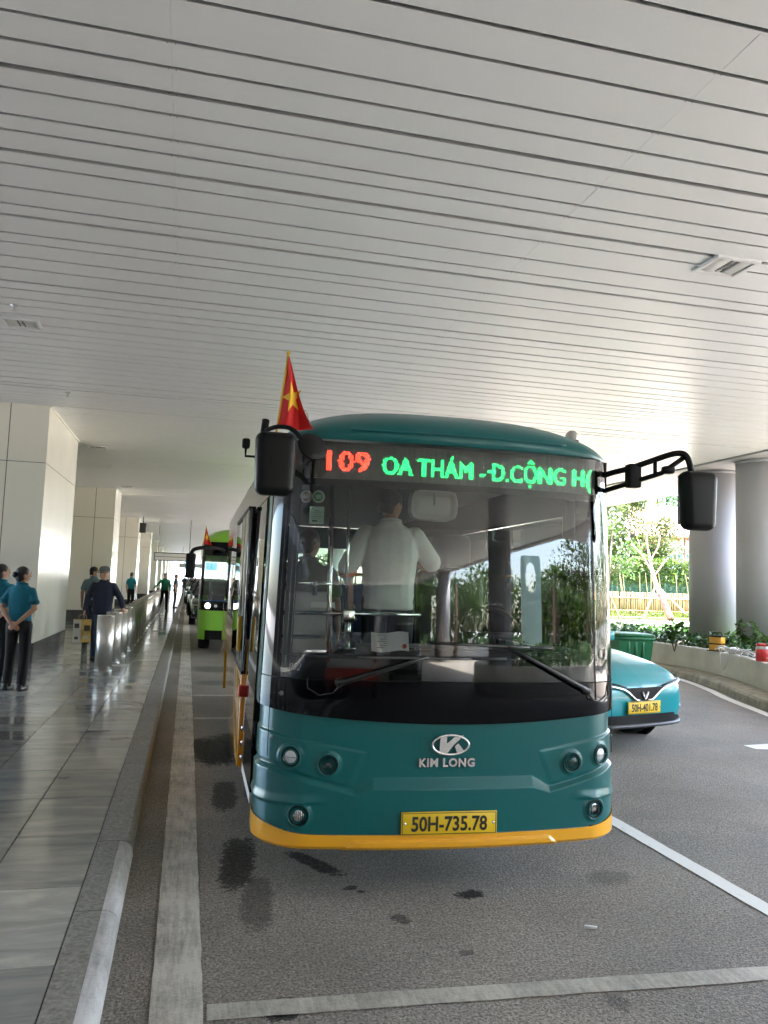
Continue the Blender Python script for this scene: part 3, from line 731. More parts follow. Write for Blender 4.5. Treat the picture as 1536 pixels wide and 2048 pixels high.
# emblem: oval ring with a slanted letter, and the lettering under it
EZ = .783; M = frame_at(-.035, EZ, .0)
ring = [(.100 * math.cos(t), .050 * math.sin(t), -.006) for t in [2 * math.pi * i / 40 for i in range(40)]]
emb = MB().tube([M @ Vector(p) for p in ring], .0065, 8, closed=True).build('emblem', mat('silver_letter', (.80, .80, .80), .22, .85), bus)
mk = MB(); mk.prism([(-.056, .049), (-.020, .049), (-.022, .006), (.030, .049), (.072, .049), (.016, -.001), (-.022, -.049), (-.062, -.049)], .014, M, -.018)
mk.prism([(.020, -.006), (.038, .010), (.076, -.034), (.052, -.049), (.040, -.049)][::-1] if False else [(.022, -.008), (.040, -.049), (.056, -.049), (.078, -.036), (.042, .008)], .014, M, -.018); split_norm(mk.build('emblem_letter', mat('silver_letter', (.8,) * 3, .32, .55), emb), 30)
me = fit_text(text_mesh('KIM LONG', .06, .004, .0024, space=1.12), .305, .046); o = link('brand_lettering', me, mat('silver_letter', (.80, .80, .80), .22, .85), bus); o.matrix_local = frame_at(-.05, .690, -.016)
# number plate
def plate(parent, M, txt, w=.52, h=.118):
    P = mat('plate_yellow', (.80, .52, .012), .4); K = mat('plate_black', (.012, .012, .01), .5)
    o = MB().rbox(-w / 2, w / 2, -h / 2, h / 2, 0, .008, .0035, M).build('number_plate', P, parent)
    b = MB(); t = .0032
    for q in ((-w/2 + .005, w/2 - .005, h/2 - .008, h/2 - .008 + t), (-w/2 + .005, w/2 - .005, -h/2 + .005, -h/2 + .005 + t), (-w/2 + .005, -w/2 + .005 + t, -h/2 + .005 + t, h/2 - .008), (w/2 - .005 - t, w/2 - .005, -h/2 + .005 + t, h/2 - .008)): b.box(*q, .0078, .0092, M)
    b.build('plate_border', K, o)
    me = fit_text(text_mesh(txt, .1, .0008, .0024), w * .79, h * .66); l_ = link('plate_lettering', me, K, o); l_.matrix_local = M @ Matrix.Translation((0, -.002, .0089))
    for s in (-1, 1): MB().lathe([(.0075, 0), (.0075, .002), (.003, .003), (0, .003)], 10, M @ Matrix.Translation((s * w * .46, 0, .008))).build('plate_bolt', CHR, o)
    return o
plate(bus, frame_at(-.035, .386, .006), '50H-735.78')
# wipers
WIPM = mat('wiper_black', (.015, .015, .016), .35); WIPG = mat('wiper_grey', (.16, .16, .16), .35, .6)
def wiper(px_, pz, ex, ez, b0, b1, bz0, bz1):
    def q(x, z, d): return SP(a_of_x(x), z, d)
    mid = (px_ * .25 + ex * .75, pz * .25 + ez * .75)
    o = MB().tube([q(px_, pz, .014), q(px_ * .9 + ex * .1, pz * .9 + ez * .1, .035), q(*mid, .045), q(ex, ez, .040)], [.017, .015, .009, .007], 8).build('wiper', WIPM, bus)
    MB().lathe([(.024, -.004), (.024, .018), (.014, .026), (0, .028)], 16, frame_at(px_, pz, .0)).build('pivot', WIPM, o)
    pts = [(b0 + (b1 - b0) * k / 10, bz0 + (bz1 - bz0) * k / 10) for k in range(11)]
    MB().tube([q(x, z, .026) for x, z in pts], .0085, 6).build('wiper_blade', WIPM, o)
    MB().tube([q(x, z, .010) for x, z in pts], .004, 5).build('wiper_rubber', RUB, o)
    MB().tube([q(x, z, .035) for x, z in pts[2:9]], .005, 6).build('blade_bridge', WIPG, o)
    s = 1 if px_ < 0 else -1
    MB().tube([q(px_ + .005, pz - .01, .012), q(px_ - .03 * s, pz - .05, .03), q(px_ - .10 * s, pz - .065, .02), q(px_ - .16 * s, pz - .03, .012), q(px_ - .165 * s, pz + .02, .006)], .004, 6).build('washer_hose', WIPM, o)
wiper(-.642, 1.098, -.18, 1.246, -.76, .26, 1.232, 1.240)
wiper(.76, 1.065, .262, 1.306, -.18, .535, 1.318, 1.300)
MB().lathe([(.012, 0), (.012, .003), (.007, .003), (.007, 0)], 16, frame_at(-.93, 1.03, .001)).build('key_ring', GREYP, bus)

# mirrors
def shell(cx, cy_, cz, w, h, d, taper=.1):
    bm = bmesh.new(); bmesh.ops.create_cube(bm, size=1.0)
    for p in bm.verts:
        k = 1 + taper * p.co.z; p.co = Vector((cx + p.co.x * w * k, cy_ + p.co.y * d, cz + p.co.z * h))
    bmesh.ops.bevel(bm, geom=list(bm.edges), offset=.045, segments=5, profile=.5, affect='EDGES'); return MB().bm(bm, None, True)
mr = shell(1.350, -.10, 2.150, .205, .335, .115, .16).build('mirror', mat('mirror_shell', (.0055, .0055, .006), .42, spec=.2), bus, rot=(0, 0, 0))
MB().box(1.265, 1.435, -.040, -.036, 2.02, 2.30).build('mirror_glass', MIRG, mr)
arm = [(.95, .27, 2.315), (1.00, .22, 2.335), (1.06, .13, 2.352), (1.22, .02, 2.418), (1.275, -.02, 2.432), (1.305, -.05, 2.420), (1.318, -.07, 2.37), (1.322, -.09, 2.29)]
MB().tube(smooth_path(arm, 4), .0175, 10).build('mirror_arm', MBLK, mr)
MB().tube([(.93, .24, 2.215), (1.06, .13, 2.265), (1.20, .03, 2.318), (1.30, -.045, 2.405)], .015, 8).build('mirror_arm', MBLK, mr)
mb = MB(); mb.rbox(1.035, 1.115, .09, .16, 2.235, 2.375, .012); mb.tube([(1.17, .045, 2.31), (1.17, .045, 2.395)], .012, 8); mb.build('arm_bracket', MBLK, mr)
MB().rbox(1.205, 1.27, -.01, .05, 2.315, 2.36, .012).build('side_camera', MBLK, mr)
ml = shell(-1.035, -.09, 2.208, .205, .325, .12, .07).build('mirror', MATS['mirror_shell'], bus)
MB().box(-1.12, -.95, -.026, -.022, 2.07, 2.33).build('mirror_glass', MIRG, ml)
MB().tube([(-1.10, .03, 2.345), (-1.085, .05, 2.46)], [.017, .020], 8).build('mirror_post', MBLK, ml)
MB().tube(smooth_path([(-1.085, .03, 2.40), (-1.03, -.02, 2.415), (-.96, -.05, 2.405), (-.905, -.06, 2.355), (-.895, -.06, 2.335)], 4), .0125, 8).build('mirror_arm', MBLK, ml)
MB().tube([(-1.00, .26, 2.25), (-.99, .1, 2.22), (-.985, .0, 2.2)], .018, 8).build('mirror_arm', MBLK, ml)
Mt = Matrix.Translation((-.845, -.06, 2.315)) @ Matrix.Rotation(R(32), 4, 'Y') @ Matrix.Rotation(R(58), 4, 'X')
MB().lathe([(0, -.028), (.05, -.024), (.078, -.008), (.083, .004), (.078, .010), (.0, .012)], 24, Mt).build('kerb_mirror', MBLK, ml)
mb = MB(); mb.rbox(-1.205, -1.165, -.08, -.03, 2.285, 2.335, .01); mb.tube([(-1.185, -.055, 2.285), (-1.185, -.055, 2.245), (-1.12, -.055, 2.245)], .007, 6); mb.build('side_camera', MBLK, ml)

# stickers and a handwritten number on the glass
def disc(x, z, r, m, name, d=-.006, par=None): return MB().lathe([(r, 0), (r, .0012), (0, .0012)], 28, frame_at(x, z, d)).build(name, m, par or bus)
SW = mat('sticker_white', (.72, .72, .70), .5)
for x, c in ((-.868, (.42, .30, .17)), (-.802, (.03, .30, .12))):
    o = disc(x, 2.076, .034, SW, 'round_sticker'); disc(x, 2.076, .025, mat('sticker_%d' % int(c[0] * 100), c, .5), 'sticker_centre', -.0045, o)
    mb = MB(); M = frame_at(x, 2.076, -.0030); [mb.box(-.016, .016, q, q + .003, 0, .0006, M) for q in (.006, -.002, -.010)]; props(mb.build('print', SW, o), kind='stuff')
M = frame_at(-.806, 1.975, -.006); o = MB().box(-.039, .039, -.047, .047, 0, .001, M).build('inspection_sticker', mat('sticker_mint', (.42, .62, .52), .5), bus)
mb = MB(); INK = mat('ink', (.04, .05, .05), .6)
for k, (a, b, h) in enumerate(((-.026, -.020, .003), (-.012, .014, .003), (-.03, .03, .0015), (-.03, .024, .0015), (-.03, .028, .002), (-.03, .018, .0015), (-.024, .004, .008))):
    z = .036 - k * .0105; mb.box(a, b, z - h, z, .001, .0015, M)
props(mb.build('print', INK, o), kind='stuff')
me = fit_text(text_mesh('052', .1, .0005, -.006), .062, .036); o = link('handwritten_number', me, mat('chalk', (.45, .45, .43), .8), bus); o.matrix_local = frame_at(-.872, 1.172, .0012)
for p in me.vertices: p.co.x += p.co.y * .25

# cab floor, dashboard and interior
GI = mat('interior_grey', (.16, .163, .167), .6); GD = mat('dash_dark', (.012, .012, .013), .6, spec=.2); SEATB = mat('seat_blue', (.03, .06, .16), .7, var=(30, .3)); INTW = mat('interior_white', (.42, .42, .41), .5)
MB().box(-1.0, 1.0, .30, 7.1, .58, .62).build('floor', GI, bus)
dash = MB(); dash.rbox(-.93, .93, .16, .55, .95, 1.205, .03); dash.rbox(-.45, .93, .20, .70, 1.10, 1.262, .05); d_o = dash.build('dashboard', GD, bus)
for x0, x1 in ((-.30, .02), (.10, .40), (.48, .74)):
    o = MB().rbox(x0, x1, .22, .27, 1.262, 1.27, .004).build('air_vent', MBLK, d_o)
ST = mat('rail_steel', (.70, .70, .69), .14, 1.0)
rails = MB(); rails.tube([(-.93, .78, 1.425), (-.02, .80, 1.432)], .014, 8); rails.build('grab_rail', ST, bus)
MB().tube([(-.95, .77, 1.607), (-.60, .78, 1.611)], .011, 8).build('grab_rail', ST, bus)
MB().tube([(-.485, .79, 1.42), (-.485, .79, 1.22)], .020, 10).build('rail_post', ST, bus)
mb = MB(); mb.rbox(-.525, -.445, .765, .80, 1.37, 1.455, .01); mb.lathe([(.06, 0), (.06, .008), (0, .01)], 18, Matrix.Translation((-.485, .79, 1.213))); mb.build('rail_clamp', ST, bus)
MB().tube([(-.60, .80, .62), (-.615, .80, 2.45)], .0165, 8).build('grab_pole', ST, bus)
MB().tube([(-.47, 1.0, 1.3), (-.47, 1.0, 2.3)], .011, 6).build('grab_pole', ST, bus)
pt = MB().rbox(-.93, -.60, .80, .83, 1.29, 1.56, .012).build('partition', INTW, bus)
MB().rbox(-.93, -.61, .83, .85, .85, 1.27, .012).build('partition', INTW, bus)
mb = MB(); [mb.rbox(x - .012, x + .012, .765, .80, 1.535, 1.625, .004) for x in (-.86, -.70)]; mb.build('hinge', GREYP, pt)
MB().box(-.72, -.57, .792, .799, 1.46, 1.495).build('notice_strip', SW, pt)
seat_proto = None
def seat(x, y, z=.62):
    global seat_proto
    if seat_proto is None:
        s_ = MB(); s_.rbox(-.21, .21, -.22, .22, .36, .46, .03); seat_proto = s_.build('seat', SEATB, bus, (x, y, z))
        MB().rbox(-.21, .21, .17, .26, .44, 1.02, .04, Matrix.Rotation(R(-6), 4, 'X')).build('backrest', SEATB, seat_proto)
        MB().box(-.18, .18, -.15, .15, 0, .36).build('seat_base', GI, seat_proto)
        MB().tube([(-.2, .19, .98), (-.2, .17, 1.1), (.2, .17, 1.1), (.2, .19, .98)], .013, 6).build('seat_handle', mat('handle_yellow', (.6, .36, .02), .4), seat_proto)
    else:
        c = copy_tree(seat_proto, bus); c.location = (x, y, z)
for y_ in (2.6, 3.5, 4.4, 5.3, 6.2):
    for x in (-.76, -.30, .40, .80):
        if y_ < 3 and x < 0 and x > -.5: continue
        seat(x, y_)
seat(-.74, 1.9)
ds = MB().rbox(.20, .72, 1.30, 1.78, 1.00, 1.12, .04).build('driver_seat', GD, bus); MB().rbox(.20, .72, 1.70, 1.86, 1.10, 1.75, .05).build('backrest', GD, ds); MB().rbox(.30, .62, 1.74, 1.84, 1.76, 2.02, .05).build('headrest', GD, ds); MB().box(.3, .62, 1.35, 1.7, .62, 1.0).build('seat_base', GD, ds)
MB().box(.02, .98, 1.95, 1.98, .62, 2.0).build('cab_partition', glass_mat('partition_glass', (.45, .48, .47), 1.45), bus)
sw = [(.45 + .2 * math.cos(t), .78 + .06 * math.sin(t) * 1.6, 1.32 + .17 * math.sin(t)) for t in [2 * math.pi * i / 24 for i in range(24)]]
o = MB().tube(sw, .014, 8, closed=True).build('steering_wheel', MBLK, bus); MB().tube([(.45, .78, 1.32), (.45, .62, 1.1)], .02, 8).build('steering_column', MBLK, o); MB().tube([(.27, .78, 1.32), (.63, .78, 1.32)], .018, 6).build('wheel_spoke', MBLK, o)
im = MB().rbox(-.215, .065, .36, .375, 2.00, 2.175, .05).build('interior_mirror', mat('mirror_back', (.45, .45, .43), .4), bus); MB().tube([(-.07, .365, 2.09), (-.07, .34, 2.38)], .008, 6).build('stem', INTW, im)
im = MB().rbox(.765, .85, .40, .43, 1.94, 2.18, .02).build('interior_mirror', MBLK, bus); MB().tube([(.80, .415, 2.18), (.80, .40, 2.36)], .008, 6).build('stem', MBLK, im)
MB().box(-.98, .98, .28, 7.0, 2.39, 2.40).build('inner_ceiling', mat('inner_ceiling', (.2, .2, .2), .6), bus)
MB().box(-.98, .98, .27, .30, 2.18, 2.40).build('sign_case', MBLK, bus)

# body sides, windows, doors, rear
SX = 1.04
skew = lambda y: .024 * max(0, y - .6)
def side(s):
    k = tumble(2.39)
    low = MB(); P = lambda y, z: Vector((s * (SX * tumble(z) + (skew(y) if s < 0 else 0)), y, z))
    def quad(nm, y0, y1, z0, z1, m, par=bus, d=0.0, th=.03):
        vs = []
        for dd in (d, d - th):
            for (y, z) in ((y0, z0), (y1, z0), (y1, z1), (y0, z1)):
                p = P(y, z); vs.append((p.x + s * dd, p.y, p.z))
        return MB().add(vs, [(0, 1, 2, 3), (4, 7, 6, 5), (0, 4, 5, 1), (1, 5, 6, 2), (2, 6, 7, 3), (3, 7, 4, 0)]).build(nm, m, par, fix=True)
    y0 = .50
    y_start = y0 if s > 0 else 1.58
    # lower panels around the wheel arches
    for (ya, yb, za) in ((y_start, 1.62, .30), (1.62, 2.42, .78), (2.42, 4.95, .30), (4.95, 5.8, .78), (5.8, YR, .30)):
        if yb > ya: quad('skirt_panel', ya + .003, yb - .003, za, .98, YELG if s < 0 else TEAL, d=.0)
    quad('waist_panel', y_start, YR, .983, 1.20, YELG if s < 0 else TEAL)
    quad('cant_rail', y0, YR, 2.12, 2.393, GBLK)
    ws_ = [y_start, 2.5, 3.75, 5.0, 6.2, YR]
    for a, b in zip(ws_[:-1], ws_[1:]):
        quad('side_window', a + .035, b - .035, 1.203, 2.118, SDG, th=.006)
        quad('window_pillar', b - .034, b - .0005, 1.203, 2.118, GBLK)
    quad('window_pillar', y_start, y_start + .034, 1.203, 2.118, GBLK)
    return quad
side(1); q = side(-1)
# closed front door leaf on the left, and the open leaf slid back along the body
fd = q('door_leaf', .50, .60, .34, 2.11, GBLK); q('door_glass', .603, 1.40, .62, 2.10, glass_mat('door_glass', (.16, .18, .17), 1.75), fd, .012, .006); q('door_panel', .603, 1.40, .40, .617, GBLK, fd, .008); q('door_skirt', .603, 1.40, .34, .397, SW, fd, .008); q('door_edge', 1.403, 1.50, .34, 2.11, GBLK, fd)
q('door_post', 1.503, 1.57, .34, 2.11, MBLK)
DS = Matrix.Translation((0.055, 1.66, 0)) @ Matrix.Rotation(R(1.4), 4, 'Z') @ Matrix.Translation((0, -1.66, 0))
od = MB().rbox(-1.150, -1.105, 1.66, 3.42, .315, .96, .008, DS).build('open_door', YELG, bus)
MB().rbox(-1.148, -1.107, 1.66, 3.42, .963, 2.14, .008, DS).build('door_glass', glass_mat('door_glass_reflecting', (.10, .11, .10), 1.95), od)
MB().box(-1.149, -1.106, 2.50, 2.53, .32, 2.12, DS).build('leaf_joint', MBLK, od)
for z in (.96, 2.13): MB().box(-1.152, -1.103, 1.66, 3.42, z - .012, z + .012, DS).build('leaf_bar', MBLK, od)
MB().rbox(-1.165, -1.10, 1.60, 1.66, .80, .88, .01, DS).build('door_latch', mat('latch_red', (.55, .03, .02), .4), od)
MB().rbox(-1.185, -1.150, 1.78, 1.81, 1.10, 1.35, .01, DS).build('door_handle', mat('handle_yellow', (.6, .36, .02), .4), od)
for z in (.36, .46, .56): MB().lathe([(.016, 0), (.016, .03), (.010, .04)], 10, Matrix.Translation((-1.06, 1.63, z))).build('hinge_bolt', CHR, od)
rr = MB(); rr.box(-1.02, 1.02, YR, YR + .06, .35, 1.3); rr.box(-1.02, 1.02, YR, YR + .06, 2.1, 2.40); rr.box(-1.02, -.9, YR, YR + .06, 1.3, 2.1); rr.box(.9, 1.02, YR, YR + .06, 1.3, 2.1); rr.build('rear_panel', TEAL, bus)
MB().box(-.9, .9, YR + .02, YR + .03, 1.3, 2.1).build('rear_window', SDG, bus)
MB().box(-.95, .95, .35, YR - .05, .34, .40).build('underbody', MBLK, bus)
def wheel(parent, x, y, r, w, s):
    M = Matrix.Translation((x, y, r)) @ Matrix.Rotation(R(90), 4, 'Y')
    o = MB().lathe([(r * .62, -w / 2), (r * .92, -w / 2), (r, -w * .36), (r, w * .36), (r * .92, w / 2), (r * .62, w / 2)], 32, M).build('wheel', RUB, parent)
    MB().lathe([(r * .62, -w * .45), (r * .58, -w * .2), (r * .58, w * .2), (r * .62, w * .45)], 28, M).build('rim', STEEL, o)
    MB().lathe([(0, s * w * .28), (r * .25, s * w * .26), (r * .6, s * w * .12)][::1], 20, M).build('hub', STEEL, o)
    return o
for s in (-1, 1):
    for y_ in (2.02, 5.38): wheel(bus, s * .90, y_, .40, .24, s)
MB().tube([(.92, .42, .26), (.95, .36, .235), (1.02, .34, .235)], .008, 6).build('tow_hook', MBLK, bus)
MB().tube([(-.86, .40, .26), (-.85, .34, .225), (-.80, .30, .222)], .008, 6).build('tow_hook', MBLK, bus)

# paper on the dashboard and the flag on the mirror post
BW = bus.matrix_basis.copy()
t = thing('permit_sheet', 'creased white paper sheet propped behind the windscreen above the left wiper', 'paper'); t.matrix_basis = BW @ Matrix.Translation((-.355, .085, 1.258))
mb = MB().grid(lambda u, v: Vector((-.105 + .21 * u, .035 + .03 * v + .006 * math.sin(u * 9), .10 * v - .006 * math.sin(u * 6.0))), 14, 6); mb.build('sheet', mat('paper', (.66, .66, .70), .8), t)
mb = MB()
for k in range(7):
    z = .018 + k * .011; a = -.075 + .02 * (k % 3); mb.add([(a, .033 + .30 * z, z), (a + .04 + .012 * (k * 7 % 4), .033 + .30 * z, z), (a + .04 + .012 * (k * 7 % 4), .033 + .30 * z, z + .002), (a, .033 + .30 * z, z + .002)], [(0, 1, 2, 3)])
props(mb.build('print', INK, t), kind='stuff')
MB().lathe([(.013, 0), (.013, .0006), (.010, .0006), (.010, 0)], 20, Matrix.Translation((.078, .036, .028)) @ Matrix.Rotation(R(90), 4, 'X')).build('stamp', mat('stamp_red', (.6, .08, .08), .7), t)

def flag(matrix, label, group, k=1.0):
    t = thing('small_flag', label, 'flag', group=group); t.matrix_basis = matrix
    FRED = mat('flag_red', (.62, .012, .012), .7); FYEL = mat('flag_yellow', (.85, .48, .02), .6); POLE = mat('flag_pole', (.75, .50, .06), .5)
    MB().tube([(-.043, 0, -.42), (0, 0, 0)], .006, 8).build('pole', POLE, t); MB().ball((.001, 0, .012), (.010, .010, .014), 10).build('finial', POLE, t)
    Lf = lambda v: Vector((.000 - .038 * v, -.006, -.01 - .37 * v))
    def Rf(v):
        if v < .5: q = v / .5; return Vector((.006 + .060 * q, -.03, -.012 - .21 * q))
        q = (v - .5) / .5; return Vector((.066 + .082 * q, -.03 + .01 * q, -.222 - .175 * q - .02 * math.sin(q * 3)))
    def P(u, v, off=0.0):
        vv = v * (1 + .05 * u); p = Lf(vv).lerp(Rf(min(vv, 1)), u); p.y += .026 * math.sin(u * 8 + v * 3) * (.3 + v) - off; return p
    MB().grid(lambda u, v: P(u, v), 22, 30).build('cloth', FRED, t)
    # star lies on the cloth
    def onc(x, z, off):
        v = min(1, max(0, (-z - .01) / .37)); l_ = Lf(v); r_ = Rf(v); u = min(1, max(0, (x - l_.x) / max(.004, r_.x - l_.x))); p = P(u, v); return Vector((x, p.y - off, z))
    cx, cz = .030, -.236; rim = []
    for i in range(10):
        a = math.pi / 2 + i * math.pi / 5 + .22; r = 1.0 if i % 2 == 0 else .40; rim.append(Vector((.054 * r * math.cos(a), .088 * r * math.sin(a))))
    loop = []
    for i in range(10): loop += [rim[i], rim[i].lerp(rim[(i + 1) % 10], .5)]
    vs = [onc(cx, cz, .007)] + [onc(cx + q.x * k_, cz + q.y * k_, .007) for k_ in (.35, .7, 1.0) for q in loop]; fs = [(0, i + 1, (i + 1) % 20 + 1) for i in range(20)]
    for r_ in range(2): fs += [(1 + r_ * 20 + i, 21 + r_ * 20 + i, 21 + r_ * 20 + (i + 1) % 20, 1 + r_ * 20 + (i + 1) % 20) for i in range(20)]
    MB().add(vs, fs, True).build('star', FYEL, t)
    return t
flag(BW @ Matrix.Translation((-.985, .045, 2.818)), 'red flag with a yellow star on the left mirror of the teal bus', 'red flags on the buses')
# ================================================================ cars and the green bus
CARG = glass_mat('car_glass', (.10, .13, .13), 1.7)
DKG = mat('dark_grille', (.004, .004, .005), .4, spec=.2); SILV = mat('silver_trim', (.07, .07, .075), .45, .3)
def lerp_tab(tab, v):
    for (a, fa), (b, fb) in zip(tab[:-1], tab[1:]):
        if v <= b: return fa + (fb - fa) * max(0, (v - a)) / (b - a)
    return tab[-1][1]
ST_ = [(0.0, .58, .33, .60), (.04, .70, .28, .69), (.12, .79, .26, .765), (.28, .855, .25, .84), (.55, .89, .25, .90), (.95, .90, .25, .965), (1.30, .90, .24, 1.0), (2.2, .90, .24, 1.03), (3.3, .90, .24, 1.05), (3.9, .88, .24, 1.05), (4.15, .83, .28, 1.0), (4.26, .74, .34, .92)]
def car(name, label, loc, rz, paint, plate_txt=None, group=None):
    t = thing(name, label, 'car', loc, rz, group)
    secs = []
    for (y, w, zb, zt) in ST_:
        zs = min(zt - .10, .80)
        half = [(0, zb), (w * .86, zb), (w * .96, zb + .07), (w, zb + .22 if zt > .7 else zb + .14), (w * .995, zs - .06), (w * .965, zs + .02), (w * .88, zt - .035), (w * .70, zt - .008), (w * .35, zt + .012), (0, zt + .02)]
        full = [(-x, z) for x, z in half[::-1]][:-1] + half
        secs.append([(x, y + (.05 * (1 - abs(x) / max(w, .01)) * 0), z) for x, z in full])
    k = len(secs[0]); vs = [p for s in secs for p in s]; fs = []
    for i in range(len(secs) - 1):
        for j in range(k - 1): fs.append((i * k + j, i * k + j + 1, (i + 1) * k + j + 1, (i + 1) * k + j))
    fs.append(tuple(range(k))[::-1]); fs.append(tuple((len(secs) - 1) * k + j for j in range(k)))
    body = MB().add(vs, fs, True).build('body', paint, t, fix=True)
    md = body.modifiers.new('s', 'SUBSURF'); md.levels = 2; md.render_levels = 2
    yf = lambda x: lerp_tab([(0, -.004), (.30, .0), (.50, .015), (.66, .06), (.76, .13), (.84, .27), (.88, .50)], abs(x))
    # greenhouse
    g = [(1.18, .80, .99, .80, .99), (1.95, .80, 1.02, .60, 1.50), (2.5, .80, 1.02, .62, 1.57), (3.3, .80, 1.04, .61, 1.55), (3.75, .79, 1.04, .58, 1.44), (4.15, .74, 1.0, .70, 1.02)]
    vs = []; 
    for (y, wb, zb, wt, zt) in g: vs += [(-wb, y, zb), (-wt, y, zt), (wt, y, zt), (wb, y, zb)]
    def strip(nm, j0, j1, i0, i1, m):
        f = [(i * 4 + j0, i * 4 + j1, (i + 1) * 4 + j1, (i + 1) * 4 + j0) for i in range(i0, i1)]
        return MB().add(vs, f, True).build(nm, m, t)
    strip('windscreen', 1, 2, 0, 1, CARG); strip('side_window', 0, 1, 0, 5, CARG); strip('side_window', 2, 3, 0, 5, CARG); strip('rear_window', 1, 2, 4, 5, CARG)
    rf = strip('roof', 1, 2, 1, 4, paint); 
    pil = MB()
    for s in (-1, 1):
        pil.tube([(s * .80, 1.20, 1.0), (s * .60, 1.95, 1.51), (s * .62, 2.5, 1.575), (s * .61, 3.3, 1.555), (s * .58, 3.75, 1.45), (s * .72, 4.15, 1.02)], .028, 8)
        pil.tube([(s * .81, 2.62, 1.03), (s * .62, 2.6, 1.56)], .03, 6)
    pil.build('pillar_trim', MBLK, rf)
    MB().box(-.78, .78, 1.3, 4.0, .9, 1.0).build('interior', MBLK, t)
    # front end
    def strip_front(nm, x0, x1, zl, zh, m, d=.008, n=14):
        return MB().grid(lambda u, v: Vector((x0 + (x1 - x0) * u, yf(x0 + (x1 - x0) * u) - d, (zl(x0 + (x1 - x0) * u) if callable(zl) else zl) * (1 - v) + (zh(x0 + (x1 - x0) * u) if callable(zh) else zh) * v)), n, 4).build(nm, m, t)
    vz = lambda x: lerp_tab([(0, .515), (.13, .515), (.30, .622), (.45, .655), (.80, .70)], abs(x))
    gr = strip_front('grille', -.34, .34, vz, lambda x: max(vz(x) + .01, .648), DKG, .014, 30)
    for s in (-1, 1):
        MB().tube([(s * x, yf(x) - .014, vz(x) + .004) for x in (.05, .12, .15, .20, .26, .32, .40, .50, .60, .70, .78)], .0125, 8).build('chrome_bar', CHR, gr)
        MB().tube([(s * x, yf(x) - .012, vz(x) + .034) for x in (.30, .40, .50, .60, .70, .78, .82)], .009, 8).build('light_strip', DKG, gr)
        h = strip_front('headlight', s * .62, s * .835, .37, lambda x: .52 + .06 * (abs(x) - .62) / .2, DKG, .012, 10)
        for zz in (.42, .49): MB().ball((s * .73, yf(.73) + .0, zz), (.05, .03, .026), 10).build('lamp_cell', FROST, h)
        M = Matrix.Translation((s * .86, 0, 0))
        MB().rbox(-.07, .09, 1.28, 1.38, 1.02, 1.14, .03, Matrix.Translation((s * .97, 0, 0))).build('wing_mirror', paint, t)
    mb = MB(); mb.tube([(-.05, -.03, .605), (-.012, -.03, .538), (0, -.03, .53), (.012, -.03, .538), (.05, -.03, .605)], .0075, 6); mb.tube([(-.035, -.03, .607), (0, -.03, .55), (.035, -.03, .607)], .003, 5); mb.build('emblem', CHR, gr)
    lg = strip_front('lower_grille', -.84, .84,   .255, .372, DKG, .010, 24)
    MB().tube([(x, yf(x) - .016, .278) for x in [-.62 + .062 * i for i in range(21)]], .004, 6).build('grille_bar', SILV, lg)
    MB().tube([(x, yf(x) - .014, .262 + .03 * max(0, abs(x) - .6)) for x in [-.82 + .041 * i for i in range(41)]], .020, 8).build('skid_bar', SILV, lg)
    for s in (-1, 1):
        MB().tube([(s * .64, yf(.64) - .012, .33), (s * .70, yf(.70) - .014, .30), (s * .84, yf(.84) - .012, .35)], .010, 6).build('vent_trim', SILV, lg)
        for y_ in (.86, 3.45):
            M = Matrix.Translation((s * .895, y_, .34)) @ Matrix.Rotation(R(90), 4, 'Y')
            MB().lathe([(0, s * .0), (.40, s * .0), (.40, s * .012), (0, s * .012)] if s > 0 else [(0, -.012), (.40, -.012), (.40, 0), (0, 0)], 28, M).build('arch_shade', MBLK, t)  # flat black disc stands for the shaded hollow of the wheel arch
            wheel(t, s * .80, y_, .335, .215, s)
    MB().rbox(-.7, .7, 4.255, 4.275, .72, .80, .008).build('tail_light', mat('tail_red', (.4, .01, .01), .25, coat=1), t)
    if plate_txt:
        M = Matrix(((1, 0, 0, -.02), (0, 0, -1, -.028), (0, 1, 0, .448), (0, 0, 0, 1))); plate(t, M, plate_txt, .54, .125)
    return t
TURQ = mat('turquoise_paint', (.004, .25, .29), .28, coat=.35, spec=.35)
DGRN = mat('dark_green_paint', (.010, .055, .042), .22, coat=1.0); WHTP = mat('white_paint', (.62, .62, .62), .25, coat=1.0); GRYP = mat('grey_paint', (.18, .19, .2), .25, coat=1)
car('parked_car', 'turquoise car with a yellow plate half hidden behind the teal bus', (4.66, 7.52, 0), R(17), TURQ, '50H-401.78').scale = (.90, 1, 1)
for i, (x, y, m, lab) in enumerate(((1.02, 27.6, DGRN, 'dark green car at the kerb right behind the lime bus'), (1.0, 34.0, DGRN, 'second dark green car behind the lime bus'), (1.05, 41, WHTP, 'pale car in the queue behind the dark green cars'), (.9, 48, DGRN, 'third dark green car far down the kerb'), (1.0, 56, GRYP, 'grey car far down the kerb'), (4.2, 60, WHTP, 'white car far down the outer lane'))):
    car('parked_car', lab, (x, y, 0), R((-1, 1, 0, 2, 0, -2)[i]), m, None, 'cars queued far down the kerb')

